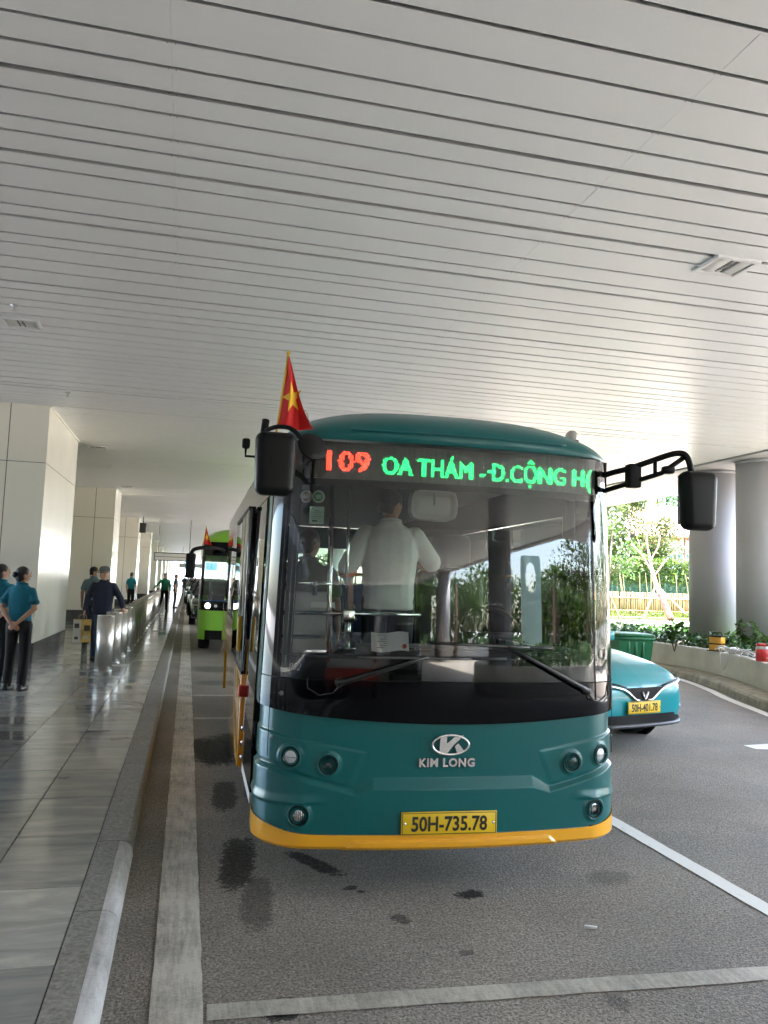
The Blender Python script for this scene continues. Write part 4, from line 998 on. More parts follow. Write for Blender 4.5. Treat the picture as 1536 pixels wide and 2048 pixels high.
LIME = mat('lime_paint', (.26, .60, .045), .3, coat=.6)
LB = thing('lime_bus', 'lime green bus with lit headlights waiting behind the teal bus', 'bus', (1.35, 17.55, 0), R(-.5))
LA = ARC + .3
def lregion(nm, z0, z1, m, d=0.0, a0=-LA, a1=LA, par=None, nz=10, curve=None):
    def P(u, v):
        a = a0 + (a1 - a0) * u; x, y, nx, ny = plan(a); zz = z0 + (z1 - z0) * v
        zl = zz if curve is None else z0 + (curve(x) if v == 0 else 0) + (z1 - z0) * v
        p = Vector((x * 1.04 * (1 - .02 * max(0, zz - 1)) + nx * d, y * 1.1 + .06 * max(0, zz - 1) + ny * d, zl)); return p
    return MB().grid(P, 90, nz).build(nm, m, par or LB)
lregion('front_panel', .50, .92, LIME); lregion('lower_grille', .30, .497, MBLK, -.03, -.9, .9)
for s in (-1, 1): lregion('bumper_corner', .30, .497, LIME, 0, s * .90, s * LA)
lm = lregion('lamp_band', .923, 1.12, GBLK); lregion('light_line', 1.123, 1.14, mat('blue_trim', (.03, .12, .35), .3), .004)
lregion('windscreen', 1.145, 2.10, WSG, 0, -1.0, 1.0, nz=16)
for s in (-1, 1): lregion('pillar_glass', 1.145, 2.10, GBLK, 0, s * 1.003, s * LA)
lregion('sign_panel', 2.103, 2.40, GBLK)
LSGN = mat('led_white', (.2, .2, .2), .4, emit=((.85, .9, 1), .08))
MB().box(-.72, -.42, .17, .20, 2.16, 2.34).build('route_display', LSGN, LB); MB().box(-.30, .80, .17, .20, 2.16, 2.34).build('route_display', mat('display_dim', (.03, .04, .03), .4), LB)
HLON = mat('lamp_lit', (.8, .8, .8), .2, emit=((1, .98, .92), .5))
def lframe(x, z):
    a = a_of_x(x); X_, Y_, nx, ny = plan(a); n = Vector((nx, ny, 0)).normalized(); ux = Vector((-n.y, n.x, 0))
    return Matrix(((ux.x, 0, n.x, X_ * 1.04), (ux.y, 0, n.y, Y_ * 1.1), (0, 1, 0, z), (0, 0, 0, 1)))
for s in (-1, 1):
    M = lframe(s * .86, 1.02); MB().lathe([(.058, -.01), (.062, .004), (.052, .010), (.0, .016)], 20, M).build('headlight', HLON, lm)
    M = lframe(s * .70, 1.02); MB().lathe([(.03, -.01), (.034, .004), (.0, .010)], 16, M).build('headlight', FROST, lm)
def dome(u, v):
    x = (2 * u - 1); y = .12 + 6.9 * v ** 2; s = min(1, (y - .12) / .55)
    return Vector((x * 1.02, y + .28 * abs(x) ** 6 * (1 - v), 2.40 + .32 * (1 - abs(x) ** 4) ** .6 * (1 - (1 - s) ** 2) ** .5))
MB().grid(dome, 50, 40).build('roof', LIME, LB)
mb = MB()
for s in (-1, 1):
    for (a, b) in ((.62, 1.9), (1.9, 3.2), (3.2, 4.5), (4.5, 5.8), (5.8, 7.0)): MB().box(s * 1.055 - .01, s * 1.055 + .01, a + .03, b - .03, 1.15, 2.10).build('side_window', GBLK, LB)
    MB().box(s * 1.05 - .02, s * 1.05 + .02, .62, 7.0, .35, 1.14).build('side_panel', LIME, LB); MB().box(s * 1.045 - .02, s * 1.045 + .02, .6, 7.0, 2.11, 2.42).build('cant_rail', LIME, LB)
    for y_ in (1.5, 5.2): wheel(LB, s * .92, y_, .42, .25, s)
MB().box(-1.04, 1.04, 6.98, 7.02, .4, 1.1).build('rear_panel', LIME, LB); MB().box(-1.04, 1.04, 6.98, 7.02, 2.1, 2.4).build('rear_panel', LIME, LB); MB().box(-1.0, 1.0, 6.99, 7.0, 1.1, 2.1).build('rear_window', SDG, LB); MB().box(-1.0, 1.0, .35, 6.9, .38, .55).build('underbody', MBLK, LB)
MB().box(-.9, .9, .35, .9, .9, 1.25).build('dashboard', GD, LB)
lmr = shell(-1.30, -.30, 1.86, .20, .52, .16, .05).build('mirror', MBLK, LB)
MB().tube(smooth_path([(-.62, .12, 2.22), (-.80, -.15, 2.25), (-1.05, -.30, 2.25), (-1.25, -.32, 2.20), (-1.30, -.31, 2.08)], 4), .04, 8).build('mirror_arm', MBLK, lmr)
lmr = shell(1.30, -.30, 1.86, .20, .52, .16, .05).build('mirror', MBLK, LB)
MB().tube(smooth_path([(.62, .12, 2.22), (.80, -.15, 2.25), (1.05, -.30, 2.25), (1.25, -.32, 2.20), (1.30, -.31, 2.08)], 4), .04, 8).build('mirror_arm', MBLK, lmr)
flag(LB.matrix_basis @ Matrix.Translation((-1.02, .05, 2.72)), 'small red flag on the front corner of the lime bus', 'red flags on the buses')
# ================================================================ people
def remesh(mb, name, m, parent, vox, smooth=3, fac=.5):
    me = mb.mesh('tmp'); o = bpy.data.objects.new('tmp', me); COL.objects.link(o)
    md = o.modifiers.new('r', 'REMESH'); md.mode = 'VOXEL'; md.voxel_size = vox; md.use_smooth_shade = True
    if smooth: s = o.modifiers.new('s', 'SMOOTH'); s.factor = fac; s.iterations = smooth
    dg = bpy.context.evaluated_depsgraph_get(); res = bpy.data.meshes.new_from_object(o.evaluated_get(dg))
    bpy.data.objects.remove(o); bpy.data.meshes.remove(me); res.name = name; res.materials.clear()
    return link(name, res, m, parent)
def loft(mb, rings, n=16):
    """rings: (cx, cy, z, rx, ry)"""
    vs = []
    for (cx, cy_, z, rx, ry) in rings:
        for j in range(n):
            a = 2 * math.pi * j / n; c, s = math.cos(a), math.sin(a)
            vs.append((cx + rx * math.copysign(abs(c) ** .85, c), cy_ + ry * math.copysign(abs(s) ** .85, s), z))
    k = len(rings); fs = [(i * n + j, i * n + (j + 1) % n, (i + 1) * n + (j + 1) % n, (i + 1) * n + j) for i in range(k - 1) for j in range(n)]
    fs += [tuple(range(n))[::-1], tuple((k - 1) * n + j for j in range(n))]
    return mb.add(vs, fs, True)
def limb(mb, pts, rr, n=12):
    """tapered limb with round joints"""
    P = [Vector(p) for p in pts]; out = []; rad = []
    for i in range(len(P) - 1):
        for k in range(5):
            t = k / 5; out.append(P[i].lerp(P[i + 1], t)); rad.append(rr[i] + (rr[i + 1] - rr[i]) * t)
    out.append(P[-1]); rad.append(rr[-1])
    mb.tube(out, rad, n)
    for p, r in ((P[0], rr[0]), (P[-1], rr[-1])): mb.ball(p, r * .98, 10)
    for p, r in list(zip(P, rr))[1:-1]: mb.ball(p, r * .99, 10)
def hand(mb, wr, d, palm_n, s=1.0, curl=.5):
    """palm and five fingers; d = direction of the fingers, palm_n = towards the palm side"""
    d = Vector(d).normalized(); pn = Vector(palm_n); pn = (pn - d * pn.dot(d)).normalized(); side = d.cross(pn)
    c = Vector(wr) + d * .045 * s
    M = Matrix(((side.x, d.x, pn.x, 0), (side.y, d.y, pn.y, 0), (side.z, d.z, pn.z, 0), (0, 0, 0, 1)))
    mb.ball(c, (.040 * s, .052 * s, .016 * s), 12, M)
    for off, L in ((-.030, .066), (-.010, .078), (.010, .073), (.029, .056)):
        b = Vector(wr) + d * .085 * s + side * off * s; p1 = b + (d * math.cos(curl * .5) + pn * math.sin(curl * .5)) * L * .45 * s; p2 = p1 + (d * math.cos(curl * 1.3) + pn * math.sin(curl * 1.3)) * L * .55 * s
        mb.tube([b - d * .02 * s, b, p1, p2], [.0095 * s, .0095 * s, .0088 * s, .007 * s], 8)
    b = Vector(wr) + d * .03 * s - side * .034 * s; p1 = b + (d * .6 - side * .6 + pn * .3).normalized() * .036 * s; p2 = p1 + (d * .9 - side * .1 + pn * .4).normalized() * .032 * s
    mb.tube([b + side * .012 * s, b, p1, p2], [.012 * s, .0115 * s, .010 * s, .008 * s], 8)
SKIN = mat('skin', (.48, .27, .18), .55, var=(18, .08)); HAIRB = mat('hair_black', (.012, .010, .009), .45, bump=(120, .5), stretch=(1, 1, .15)); SHOE = mat('shoe_black', (.012, .012, .012), .35); EYE = mat('eye_dark', (.02, .015, .012), .2); LIP = mat('lip', (.30, .10, .085), .5)
def person(label, loc, rz, h=1.68, shirt=(.02, .2, .3), trousers=(.01, .01, .012), arms=None, legs=None, hair='short', headyaw=0.0, fem=False, sleeve='short', vox=.011, cap=None, mask=False, group=None, lean=0.0, sit=None, shirt_m=None, trouser_m=None, cuff=None, tuck=False, shoe_m=None, headpitch=0.0, bulk=1.0):
    t = thing('person', label, 'person', loc, rz, group); k = h / 1.70
    V = lambda p: Vector((p[0] * k, (p[1] + lean * max(0, p[2] - .9)) * k, p[2] * k))
    sh = .165 if fem else .185
    A = arms or {-1: [(-sh, 0, 1.385), (-.235, .02, 1.12), (-.245, -.03, .88)], 1: [(sh, 0, 1.385), (.235, .02, 1.12), (.245, -.03, .88)]}
    Lg = legs or {-1: [(-.09, 0, .90), (-.10, -.01, .48), (-.10, .03, .085)], 1: [(.09, 0, .90), (.10, -.01, .48), (.10, .03, .085)]}
    SM = shirt_m or mat('shirt_%d_%d_%d' % tuple(int(c * 1000) for c in shirt), shirt, .85, var=(9, .10), bump=(14, .45))
    TM = trouser_m or mat('cloth_%d_%d_%d' % tuple(int(c * 1000) for c in trousers), trousers, .85, bump=(12, .4))
    hc = V((0, -.02, 1.585)); HM = Matrix.Rotation(headyaw, 4, 'Z') @ Matrix.Rotation(headpitch, 4, 'X')
    def Hd(x, y, z): return hc + HM @ Vector((x * k, y * k, z * k))
    # body: one continuous surface
    b = MB()
    tors = [(0, 0, .86, .155, .10), (0, 0, 1.0, .135, .095), (0, 0, 1.2, .155, .105), (0, 0, 1.34, .165, .095), (0, .005, 1.42, .10, .07), (0, .0, 1.47, .052, .055), (0, -.01, 1.53, .048, .052)]
    rings = []
    for (cx, cy_, z, rx, ry) in tors:
        p = V((cx, cy_, z)); rings.append((p.x, p.y, p.z, rx * k, ry * k))
    loft(b, rings)
    b.ball(hc, (.073 * k, .092 * k, .105 * k), 18, HM.to_3x3().to_4x4()); b.ball(Hd(0, -.018, -.055), (.055 * k, .068 * k, .06 * k), 14)
    b.ball(Hd(0, -.092, -.012), (.013 * k, .022 * k, .022 * k), 8, HM); b.tube([Hd(0, -.078, .03), Hd(0, -.10, -.018)], [.008 * k, .014 * k], 8)
    for s in (-1, 1): b.ball(Hd(s * .074, .005, -.01), (.010 * k, .020 * k, .032 * k), 10, HM)
    b.tube([Hd(0, .005, -.10), V((0, .01, 1.44))], [.05 * k, .056 * k], 12)
    for s in (-1, 1):
        a = [V(p) for p in A[s][:3]]; limb(b, [a[0] - Vector((s * .03, 0, .03)), a[1], a[2]], [.044 * k, .038 * k, .026 * k])
        d = (a[2] - a[1]).normalized(); inw = Vector((-s * .6, .1, 0)) if len(A[s]) < 4 else Vector(A[s][3]) 
        hd = d if len(A[s]) < 5 else Vector(A[s][4]); hand(b, a[2], hd, inw, k, .55)
        g = [V(p) for p in Lg[s][:3]]; limb(b, g, [.070 * k, .05 * k, .035 * k])
    body = remesh(b, 'body', SKIN, t, vox * .72, 2)
    for s in (-1, 1):
        e = MB().ball(Hd(s * .031, -.083, .018), (.012 * k, .006 * k, .008 * k), 8, HM).build('eye', EYE, body); MB().ball(Hd(s * .031, -.087, .040), (.018 * k, .006 * k, .0045 * k), 8, HM).build('eyebrow', HAIRB, body)
    MB().ball(Hd(0, -.084, -.056), (.022 * k, .008 * k, .007 * k), 8, HM).build('mouth', LIP, body)
    # shirt
    s_ = MB(); e = .016
    low = .83 if not tuck else .95
    tr = [(0, 0, low, .165, .118), (0, 0, 1.0, .148 if fem else .160, .112), (0, .0, 1.2, .168 if fem else .178, .122), (0, 0, 1.33, .178, .108), (0, .004, 1.405, .135, .085), (0, .004, 1.445, .075, .068), (0, .0, 1.468, .066, .064)]
    rings = [(V((c, y, z)).x, V((c, y, z)).y, V((c, y, z)).z, rx * k * bulk, ry * k * bulk) for (c, y, z, rx, ry) in tr]; loft(s_, rings)
    for s in (-1, 1):
        a = [V(p) for p in A[s][:3]]
        if sleeve == 'long': limb(s_, [a[0] - Vector((s * .022, 0, .028)), a[1], a[1].lerp(a[2], .93)], [.066 * k * bulk, .054 * k * bulk, .040 * k])
        elif sleeve == 'elbow': limb(s_, [a[0] - Vector((s * .022, 0, .028)), a[1], a[1].lerp(a[2], .15)], [.070 * k * bulk, .064 * k * bulk, .060 * k])
        else: limb(s_, [a[0] - Vector((s * .022, 0, .028)), a[0].lerp(a[1], .68)], [.064 * k, .060 * k])
    so = remesh(s_, 'shirt', SM, t, vox, 3)
    MB().tube([V((.070 * math.cos(q), .004 + .068 * math.sin(q), 1.462 - .012 * math.sin(q) * -1)) for q in [2 * math.pi * i / 20 for i in range(20)]], .013 * k, 8, closed=True).build('collar', SM, so)
    if cuff:
        for s in (-1, 1):
            a = [V(p) for p in A[s][:3]]; j = {'short': a[0].lerp(a[1], .70), 'elbow': a[1].lerp(a[2], .17)}.get(sleeve, a[1].lerp(a[2], .93)); d = (a[1] - a[0]).normalized() if sleeve == 'short' else (a[2] - a[1]).normalized()
            MB().tube([j - d * .02, j + d * .012], [.066 * k, .066 * k], 16).build('cuff', cuff, so)
    # trousers
    tb = MB(); rings = [(V((0, 0, z)).x, V((0, y, z)).y, V((0, 0, z)).z, rx * k, ry * k) for (y, z, rx, ry) in ((.0, .80, .155, .115), (.005, .88, .172, .125), (.0, .96, .150, .112), (0, 1.00, .142, .106))]
    if sit is None: loft(tb, rings)
    else: tb.ball(V((0, 0, .90)), (.17 * k, .15 * k, .13 * k), 14)
    for s in (-1, 1):
        g = [V(p) for p in Lg[s][:3]]; limb(tb, [g[0], g[1], g[2] + Vector((0, 0, .0))], [.092 * k * bulk, .070 * k * bulk, .062 * k * bulk])
        f = Vector(Lg[s][3]) if len(Lg[s]) > 3 else Vector((0, -1, 0)); an = g[2]
        q = math.atan2(-f.x, -f.y) * -1; FM = Matrix.Translation(Vector((an.x, an.y, an.z - .085 * k))) @ Matrix.Rotation(math.atan2(f.x, -f.y), 4, 'Z')
        sb_ = MB(); sb_.rbox(-.043 * k, .043 * k, -.165 * k, .075 * k, .0, .055 * k, .022, FM, 3); sb_.rbox(-.038 * k, .038 * k, -.05 * k, .07 * k, .02 * k, .10 * k, .025, FM, 3)
        sb_.build('shoe', shoe_m or SHOE, t)
    remesh(tb, 'trousers', TM, t, vox, 3)
    # hair
    hb = MB()
    hb.ball(Hd(0, .016, .028), (.083 * k, .094 * k, .092 * k), 16, HM); 
    if fem: hb.ball(Hd(0, .04, -.03), (.078 * k, .070 * k, .085 * k), 14, HM)
    if hair == 'bun': hb.ball(Hd(0, .115, .0), (.045 * k, .04 * k, .045 * k), 12, HM)
    if hair == 'bob': hb.ball(Hd(0, .045, -.055), (.090 * k, .068 * k, .085 * k), 14, HM)
    hb.ball(Hd(0, .045, -.03), (.070 * k, .062 * k, .07 * k), 12, HM)
    # trim the hair away from the face
    me = hb.mesh('hair'); bm = bmesh.new(); bm.from_mesh(me); inv = HM.inverted(); kill = []
    for f in bm.faces:
        p = inv @ (f.calc_center_median() - hc) / k
        if (p.y < -.055 and p.z < .062) or (p.y < -.02 and p.z < -.0 and not fem) or (p.z < -.085 and not fem): kill.append(f)
    bmesh.ops.delete(bm, geom=kill, context='FACES'); bm.to_mesh(me); bm.free(); ho = link('hair', me, HAIRB, t)
    sd = ho.modifiers.new('t', 'SOLIDIFY'); sd.thickness = .006; sd.offset = -1
    if cap:
        c = MB(); M = Matrix.Translation(Hd(0, .004, .074)) @ HM
        c.lathe([(.098 * k, -.03 * k), (.100 * k, .0), (.092 * k, .035 * k), (.065 * k, .06 * k), (0, .07 * k)], 20, M)
        c.grid(lambda u, v: M @ Vector(((u - .5) * .15 * k, -.085 * k - (.075 * v * (1 - (2 * u - 1) ** 2 * .6)) * k, (-.018 - .018 * v - .03 * (2 * u - 1) ** 2) * k)), 9, 4); co = c.build('cap', cap, t)
        sd = co.modifiers.new('t', 'SOLIDIFY'); sd.thickness = .004
    if mask: MB().ball(Hd(0, -.058, -.045), (.058 * k, .045 * k, .045 * k), 14, HM).build('face_mask', mat('mask_white', (.75, .76, .78), .8), t)
    return t
TSH = (.006, .155, .235); BLK = (.008, .008, .010)
back = lambda s: [(s * .165, .0, 1.385), (s * .235, .075, 1.13), (s * .05, .165, .93), (0, -1, 0), (-s * .8, .1, -.6)]
person('woman with a dark bun, turquoise blouse and black trousers, hands held behind her back', (-2.10, 11.35, FZ), R(165), 1.60, TSH, BLK, arms={-1: back(-1), 1: back(1)}, hair='bun', fem=True, headyaw=R(-48), vox=.0095, tuck=True, cuff=mat('cuff_teal', (.004, .10, .15), .8))
person('woman with a black bob and turquoise blouse, cut off by the left edge', (-2.53, 12.2, FZ), R(172), 1.63, TSH, BLK, arms={-1: back(-1), 1: back(1)}, hair='bob', fem=True, headyaw=R(-58), vox=.010, tuck=True)
person('man in a navy jacket, jeans and grey cap with a hand on a bollard', (-1.46, 15.30, FZ), R(-4), 1.66, (.010, .014, .032), (.035, .06, .12), sleeve='long', cap=mat('cap_grey', (.10, .105, .10), .8), vox=.0105, bulk=1.08, headyaw=R(22),
       arms={-1: [(-.19, 0, 1.385), (-.275, .03, 1.13), (-.30, -.05, .90)], 1: [(.19, 0, 1.385), (.315, .0, 1.13), (.375, -.06, .955), (0, 0, -1), (.35, -.55, -.35)]})
person('man in a pale blue T-shirt and white face mask behind the man in navy', (-2.05, 19.1, FZ), R(165), 1.70, (.17, .26, .30), (.02, .025, .045), headyaw=R(-65), mask=True, vox=.012)
person('staff member in turquoise walking past the third pillar', (-2.42, 37.5, FZ), R(150), 1.66, (.006, .22, .26), BLK, vox=.018, group='staff far along the pavement')
stride = {-1: [(-.09, 0, .90), (-.17, -.10, .50), (-.27, -.04, .10)], 1: [(.09, 0, .90), (.10, -.04, .48), (.14, .05, .085)]}
person('staff member in a green shirt leaning on the far bollards', (-.95, 36.9, FZ), R(20), 1.68, (.008, .17, .075), BLK, legs=stride, vox=.016, sleeve='long', arms={-1: [(-.19, 0, 1.385), (-.34, -.03, 1.17), (-.52, -.06, 1.02)], 1: [(.19, 0, 1.385), (.25, .05, 1.13), (.24, -.02, .9)]}, group='staff far along the pavement')
person('man in dark clothes behind the staff member in green', (-.55, 41.5, FZ), R(90), 1.66, (.02, .03, .03), BLK, vox=.018, group='staff far along the pavement')
person('tiny figure in dark clothes near the bright far end', (-.2, 66, FZ), R(180), 1.68, (.03, .03, .035), BLK, vox=.025, group='people near the far end')
person('tiny figure in pale clothes near the bright far end', (.1, 72, FZ), R(160), 1.68, (.3, .3, .3), BLK, vox=.025, group='people near the far end')
# shopping bag in the hand of the man in navy
t = thing('shopping_bag', 'yellow and white printed shopping bag held by the man in navy', 'bag', (-1.775, 15.22, .40), R(8))
bg_ = MB().box(-.15, .15, -.06, .06, 0, .40).build('bag_body', mat('bag_yellow', (.62, .42, .12), .6, var=(7, .35)), t)
mb = MB(); mb.box(-.15, -.02, -.064, -.0605, .0, .39); mb.box(.02, .10, -.064, -.0605, .06, .12); mb.build('bag_print', mat('bag_white', (.6, .58, .52), .6), bg_)
mb = MB(); mb.box(-.13, -.05, -.068, -.0645, .25, .33); mb.box(-.12, -.06, -.068, -.0645, .05, .10); mb.box(.03, .13, -.066, -.0605, .2, .30); mb.build('bag_motif', mat('bag_dark', (.08, .06, .05), .6), bg_)
for y in (-.05, .05): MB().tube(smooth_path([(-.07, y, .40), (-.05, y * .6, .47), (.0, y * .3, .49), (.05, y * .6, .47), (.07, y, .40)], 4), .006, 6).build('handle', mat('bag_cord', (.3, .25, .15), .7), t)
# small luggage behind the pillar corner
# people inside the bus
OR = mat('cuff_orange', (.75, .16, .03), .7); WSH = mat('shirt_grey_white', (.70, .68, .66), .85, var=(5, .06), bump=(11, .7))
def inbus(p): return BW @ Vector(p)
t_ = person('man in a grey-white work shirt with orange cuffs standing behind the windscreen', inbus((-.10, 1.42, .62)), R(170), 1.68, (.5, .5, .5), (.015, .018, .03), shirt_m=WSH, sleeve='elbow', cuff=OR, vox=.009, headyaw=R(-45), headpitch=R(8), bulk=1.15,
       arms={-1: [(-.195, 0, 1.385), (-.31, -.04, 1.18), (-.22, -.26, 1.16)], 1: [(.195, 0, 1.385), (.30, .03, 1.12), (.27, -.05, .88)]})
sitl = {-1: [(-.09, 0, .90), (-.11, -.40, .88), (-.11, -.42, .47)], 1: [(.09, 0, .90), (.11, -.40, .88), (.11, -.42, .47)]}
person('seated passenger in a dull khaki shirt behind the left part of the windscreen', inbus((-.60, 2.10, .35)), R(165), 1.68, (.16, .15, .12), (.02, .02, .025), legs=sitl, sit=1, vox=.011, headyaw=R(-35))
# ================================================================ planting and the sunlit garden on the right
def leaf_mat(name, c, t=.35):
    m = bpy.data.materials.new(name); m.use_nodes = True; nt = m.node_tree; n = nt.nodes; l = nt.links; b = n['Principled BSDF']
    g = n.new('ShaderNodeNewGeometry'); r = n.new('ShaderNodeValToRGB'); e = r.color_ramp.elements
    e[0].color = (c[0] * .55, c[1] * .6, c[2] * .5, 1); e[1].color = (c[0] * 1.5, c[1] * 1.3, c[2] * 1.2, 1); l.new(g.outputs['Random Per Island'], r.inputs[0])
    l.new(r.outputs[0], b.inputs['Base Color']); b.inputs['Roughness'].default_value = .45; b.inputs['Specular IOR Level'].default_value = .2
    tr = n.new('ShaderNodeBsdfTranslucent'); l.new(r.outputs[0], tr.inputs[0]); mx = n.new('ShaderNodeMixShader'); mx.inputs[0].default_value = t
    l.new(b.outputs[0], mx.inputs[1]); l.new(tr.outputs[0], mx.inputs[2]); l.new(mx.outputs[0], n['Material Output'].inputs[0]); return m
LF_DK = leaf_mat('leaf_dark', (.030, .085, .020)); LF_MD = leaf_mat('leaf_mid', (.04, .09, .018)); LF_LT = leaf_mat('leaf_light', (.052, .098, .016)); LF_OL = leaf_mat('leaf_olive', (.052, .078, .018)); LF_PALM = leaf_mat('leaf_palm', (.05, .085, .03))
BARK = mat('bark', (.13, .10, .07), .9, var=(9, .3), bump=(25, .6)); BARKP = mat('bark_pale', (.24, .16, .115), .9, var=(6, .3), bump=(25, .5))
def leaves(mb, pts, size, rg, flat=.0, asp=.5):
    """one small folded leaf per point"""
    for p in pts:
        s = size * rg.uniform(.6, 1.3); d = Vector((rg.gauss(0, 1), rg.gauss(0, 1), rg.gauss(0, .7) - .2)).normalized(); q = d.cross(Vector((rg.gauss(0, .5), rg.gauss(0, .5), 1))).normalized(); nn = d.cross(q)
        a = Vector(p); b = a + d * s; m = a + d * s * .45
        mb.add([a, m + q * s * asp * .5 + nn * s * .06, b, m - q * s * asp * .5 + nn * s * .06], [(0, 1, 2), (0, 2, 3)])
    return mb
def crown_points(n, c, r, rg, lumps=14):
    """clumps of twig ends through an uneven volume"""
    out = []; L = []
    for i in range(lumps):
        while True:
            p = Vector((rg.uniform(-1, 1), rg.uniform(-1, 1), rg.uniform(-1, 1)))
            if .25 < p.length < 1: break
        L.append((Vector((c[0] + p.x * r[0] * .85, c[1] + p.y * r[1] * .85, c[2] + p.z * r[2] * .85)), rg.uniform(.22, .42)))
    for i in range(n):
        q, s = rg.choice(L); v = Vector((rg.gauss(0, .5), rg.gauss(0, .5), rg.gauss(0, .42)))
        out.append((q.x + v.x * r[0] * s, q.y + v.y * r[1] * s, q.z + v.z * r[2] * s))
    return out, [q for q, s in L]
def tree(name, label, x, y, h, r, m, seed, n=2600, leaf=.22, group=None, bark=None, z=0, th=.16, crown_z=.66, rz=.36):
    rg = random.Random(seed); t = thing(name, label, 'tree', (x, y, z), 0, group)
    pts, L = crown_points(n, (0, 0, h * crown_z), (r, r, h * rz), rg)
    tb = MB(); top = Vector((rg.uniform(-.3, .3), rg.uniform(-.3, .3), h * crown_z)); tb.tube([(0, 0, 0), top * .35 + Vector((.1, 0, 0)), top * .7, top], [th, th * .8, th * .6, th * .3], 8)
    for q in L: 
        s = top * rg.uniform(.5, .95); tb.tube([s, s.lerp(q, .5) + Vector((0, 0, .15)), q], [th * .35, th * .2, th * .06], 5)
    tb.build('trunk', bark or BARK, t); leaves(MB(), pts, leaf, rg).build('crown', m, t); return t
rg = random.Random(21)
# hedge in the planter: broad glossy leaves on short stems
def inside(x, y):
    for i in range(len(PWs) - 1):
        (xa, ya), (xb, yb) = PWs[i], PWs[i + 1]
        if ya <= y <= yb: return x > xa + (xb - xa) * (y - ya) / max(1e-6, yb - ya) + .20
    return False
pts = []
while len(pts) < 9000:
    x = rg.uniform(8, 13.2); y = rg.uniform(7, 21)
    if not inside(x, y): continue
    hh = .30 + .24 * mnoise.noise((x * 1.1, y * 1.1, 0)) + .06 * mnoise.noise((x * 5, y * 5, 3))
    z = .46 + max(.06, hh) * (rg.random() ** .5)
    pts.append((x, y, z))
hm = leaves(MB(), pts, .13, rg, asp=.62)
o = hm.build('hedge', LF_DK); props(o, 'dense low hedge of dark glossy leaves behind the planter wall', 'hedge', kind='stuff')
for i, (x, y, hh, lab) in enumerate(((9.75, 14.6, .62, 'taller leafy shoot standing out of the hedge near the column'), (9.95, 12.2, .55, 'leafy shoot beside the cables behind the planter wall'), (9.5, 17.5, .7, 'leafy shoot at the far end of the hedge by the green bin'), (10.7, 13.5, .8, 'leafy shoot between the columns and the yellow tool box'))):
    t = thing('shrub', lab, 'shrub', (x, y, .45)); q = random.Random(40 + i); P = []
    st = MB()
    for k in range(5):
        e = Vector((q.uniform(-.22, .22), q.uniform(-.22, .22), hh * q.uniform(.7, 1))); st.tube([(0, 0, 0), e * .5 + Vector((0, 0, .04)), e], [.008, .006, .003], 5)
        for j in range(14): P.append(e * q.uniform(.45, 1.02))
    st.build('stem', BARK, t); leaves(MB(), P, .17, q, asp=.55).build('leaves', LF_MD, t)

# things standing on the planter wall
WT = .562
t = thing('tool_box', 'yellow transformer box with a black handle on the planter wall', 'tool box', (9.98, 13.55, WT), R(-62))
TY = mat('box_yellow', (.66, .32, .02), .45, var=(5, .12))
b_ = MB().rbox(-.12, .12, -.09, .09, .0, .27, .012).build('case', TY, t); MB().box(-.123, .123, -.093, .093, .125, .150).build('band', MBLK, b_); MB().rbox(-.13, .13, -.10, .10, .268, .295, .008).build('lid', MBLK, t)
MB().tube([(-.10, 0, .29), (-.09, 0, .35), (.09, 0, .35), (.10, 0, .29)], .011, 6).build('handle', MBLK, t); MB().rbox(-.15, .16, -.12, .12, -.002, .016, .005).build('base', MBLK, t)
t = thing('cable_coil', 'tangled pale grey cables lying on the planter wall, one loop hanging down', 'cable', (9.80, 12.75, WT))
CB = mat('cable_grey', (.55, .55, .53), .5); q = random.Random(9)
def wp(s): # along the wall top, s in metres back from the coil
    return Vector((-.20 * s - .05, -.75 * s, 0))
for k in range(16):
    c0 = wp(q.uniform(-.55, .95)); a = q.uniform(.10, .24); b = q.uniform(.09, .2); ph = q.uniform(0, 6); tl = q.uniform(-.25, .25)
    pt = [c0 + Vector((a * math.cos(t_ + ph) * .8, b * 1.3 * math.sin(t_ + ph), .02 + abs(.075 * math.sin(t_ * 1.0 + k)) + .008 * (k % 5))) for t_ in [i * .35 for i in range(15)]]
    MB().tube(smooth_path(pt, 3), .0105, 6).build('cable', CB, t)
MB().tube(smooth_path([wp(-.6) + Vector((.1, .1, .05)), wp(-.45) + Vector((-.10, 0, .06)), wp(-.35) + Vector((-.17, 0, -.02)), wp(-.25) + Vector((-.20, 0, -.18)), wp(-.1) + Vector((-.21, 0, -.27)), wp(.05) + Vector((-.2, 0, -.20)), wp(.12) + Vector((-.14, 0, .0)), wp(.2) + Vector((0, 0, .06)), wp(.4)], 5), .012, 6).build('cable_loop', CB, t)
t = thing('water_jug', 'red water cooler jug with a white collar on the planter wall', 'jug', (9.38, 11.55, WT))
JR = mat('jug_red', (.62, .03, .03), .35, coat=.3); MB().lathe([(.105, 0), (.11, .01), (.112, .19), (.105, .20)], 28).build('body', JR, t)
MB().lathe([(.106, .2005), (.108, .21), (.10, .245), (.095, .25)], 28).build('collar', SW, t); MB().lathe([(.10, .2505), (.106, .258), (.104, .285), (.06, .29), (0, .292)], 28).build('lid', JR, t)
MB().tube(smooth_path([(.10, 0, .27), (.15, 0, .24), (.145, 0, .17), (.108, 0, .14)], 4), .010, 6).build('handle', JR, t); MB().rbox(-.02, .02, -.135, -.105, .04, .07, .006).build('tap', SW, t)
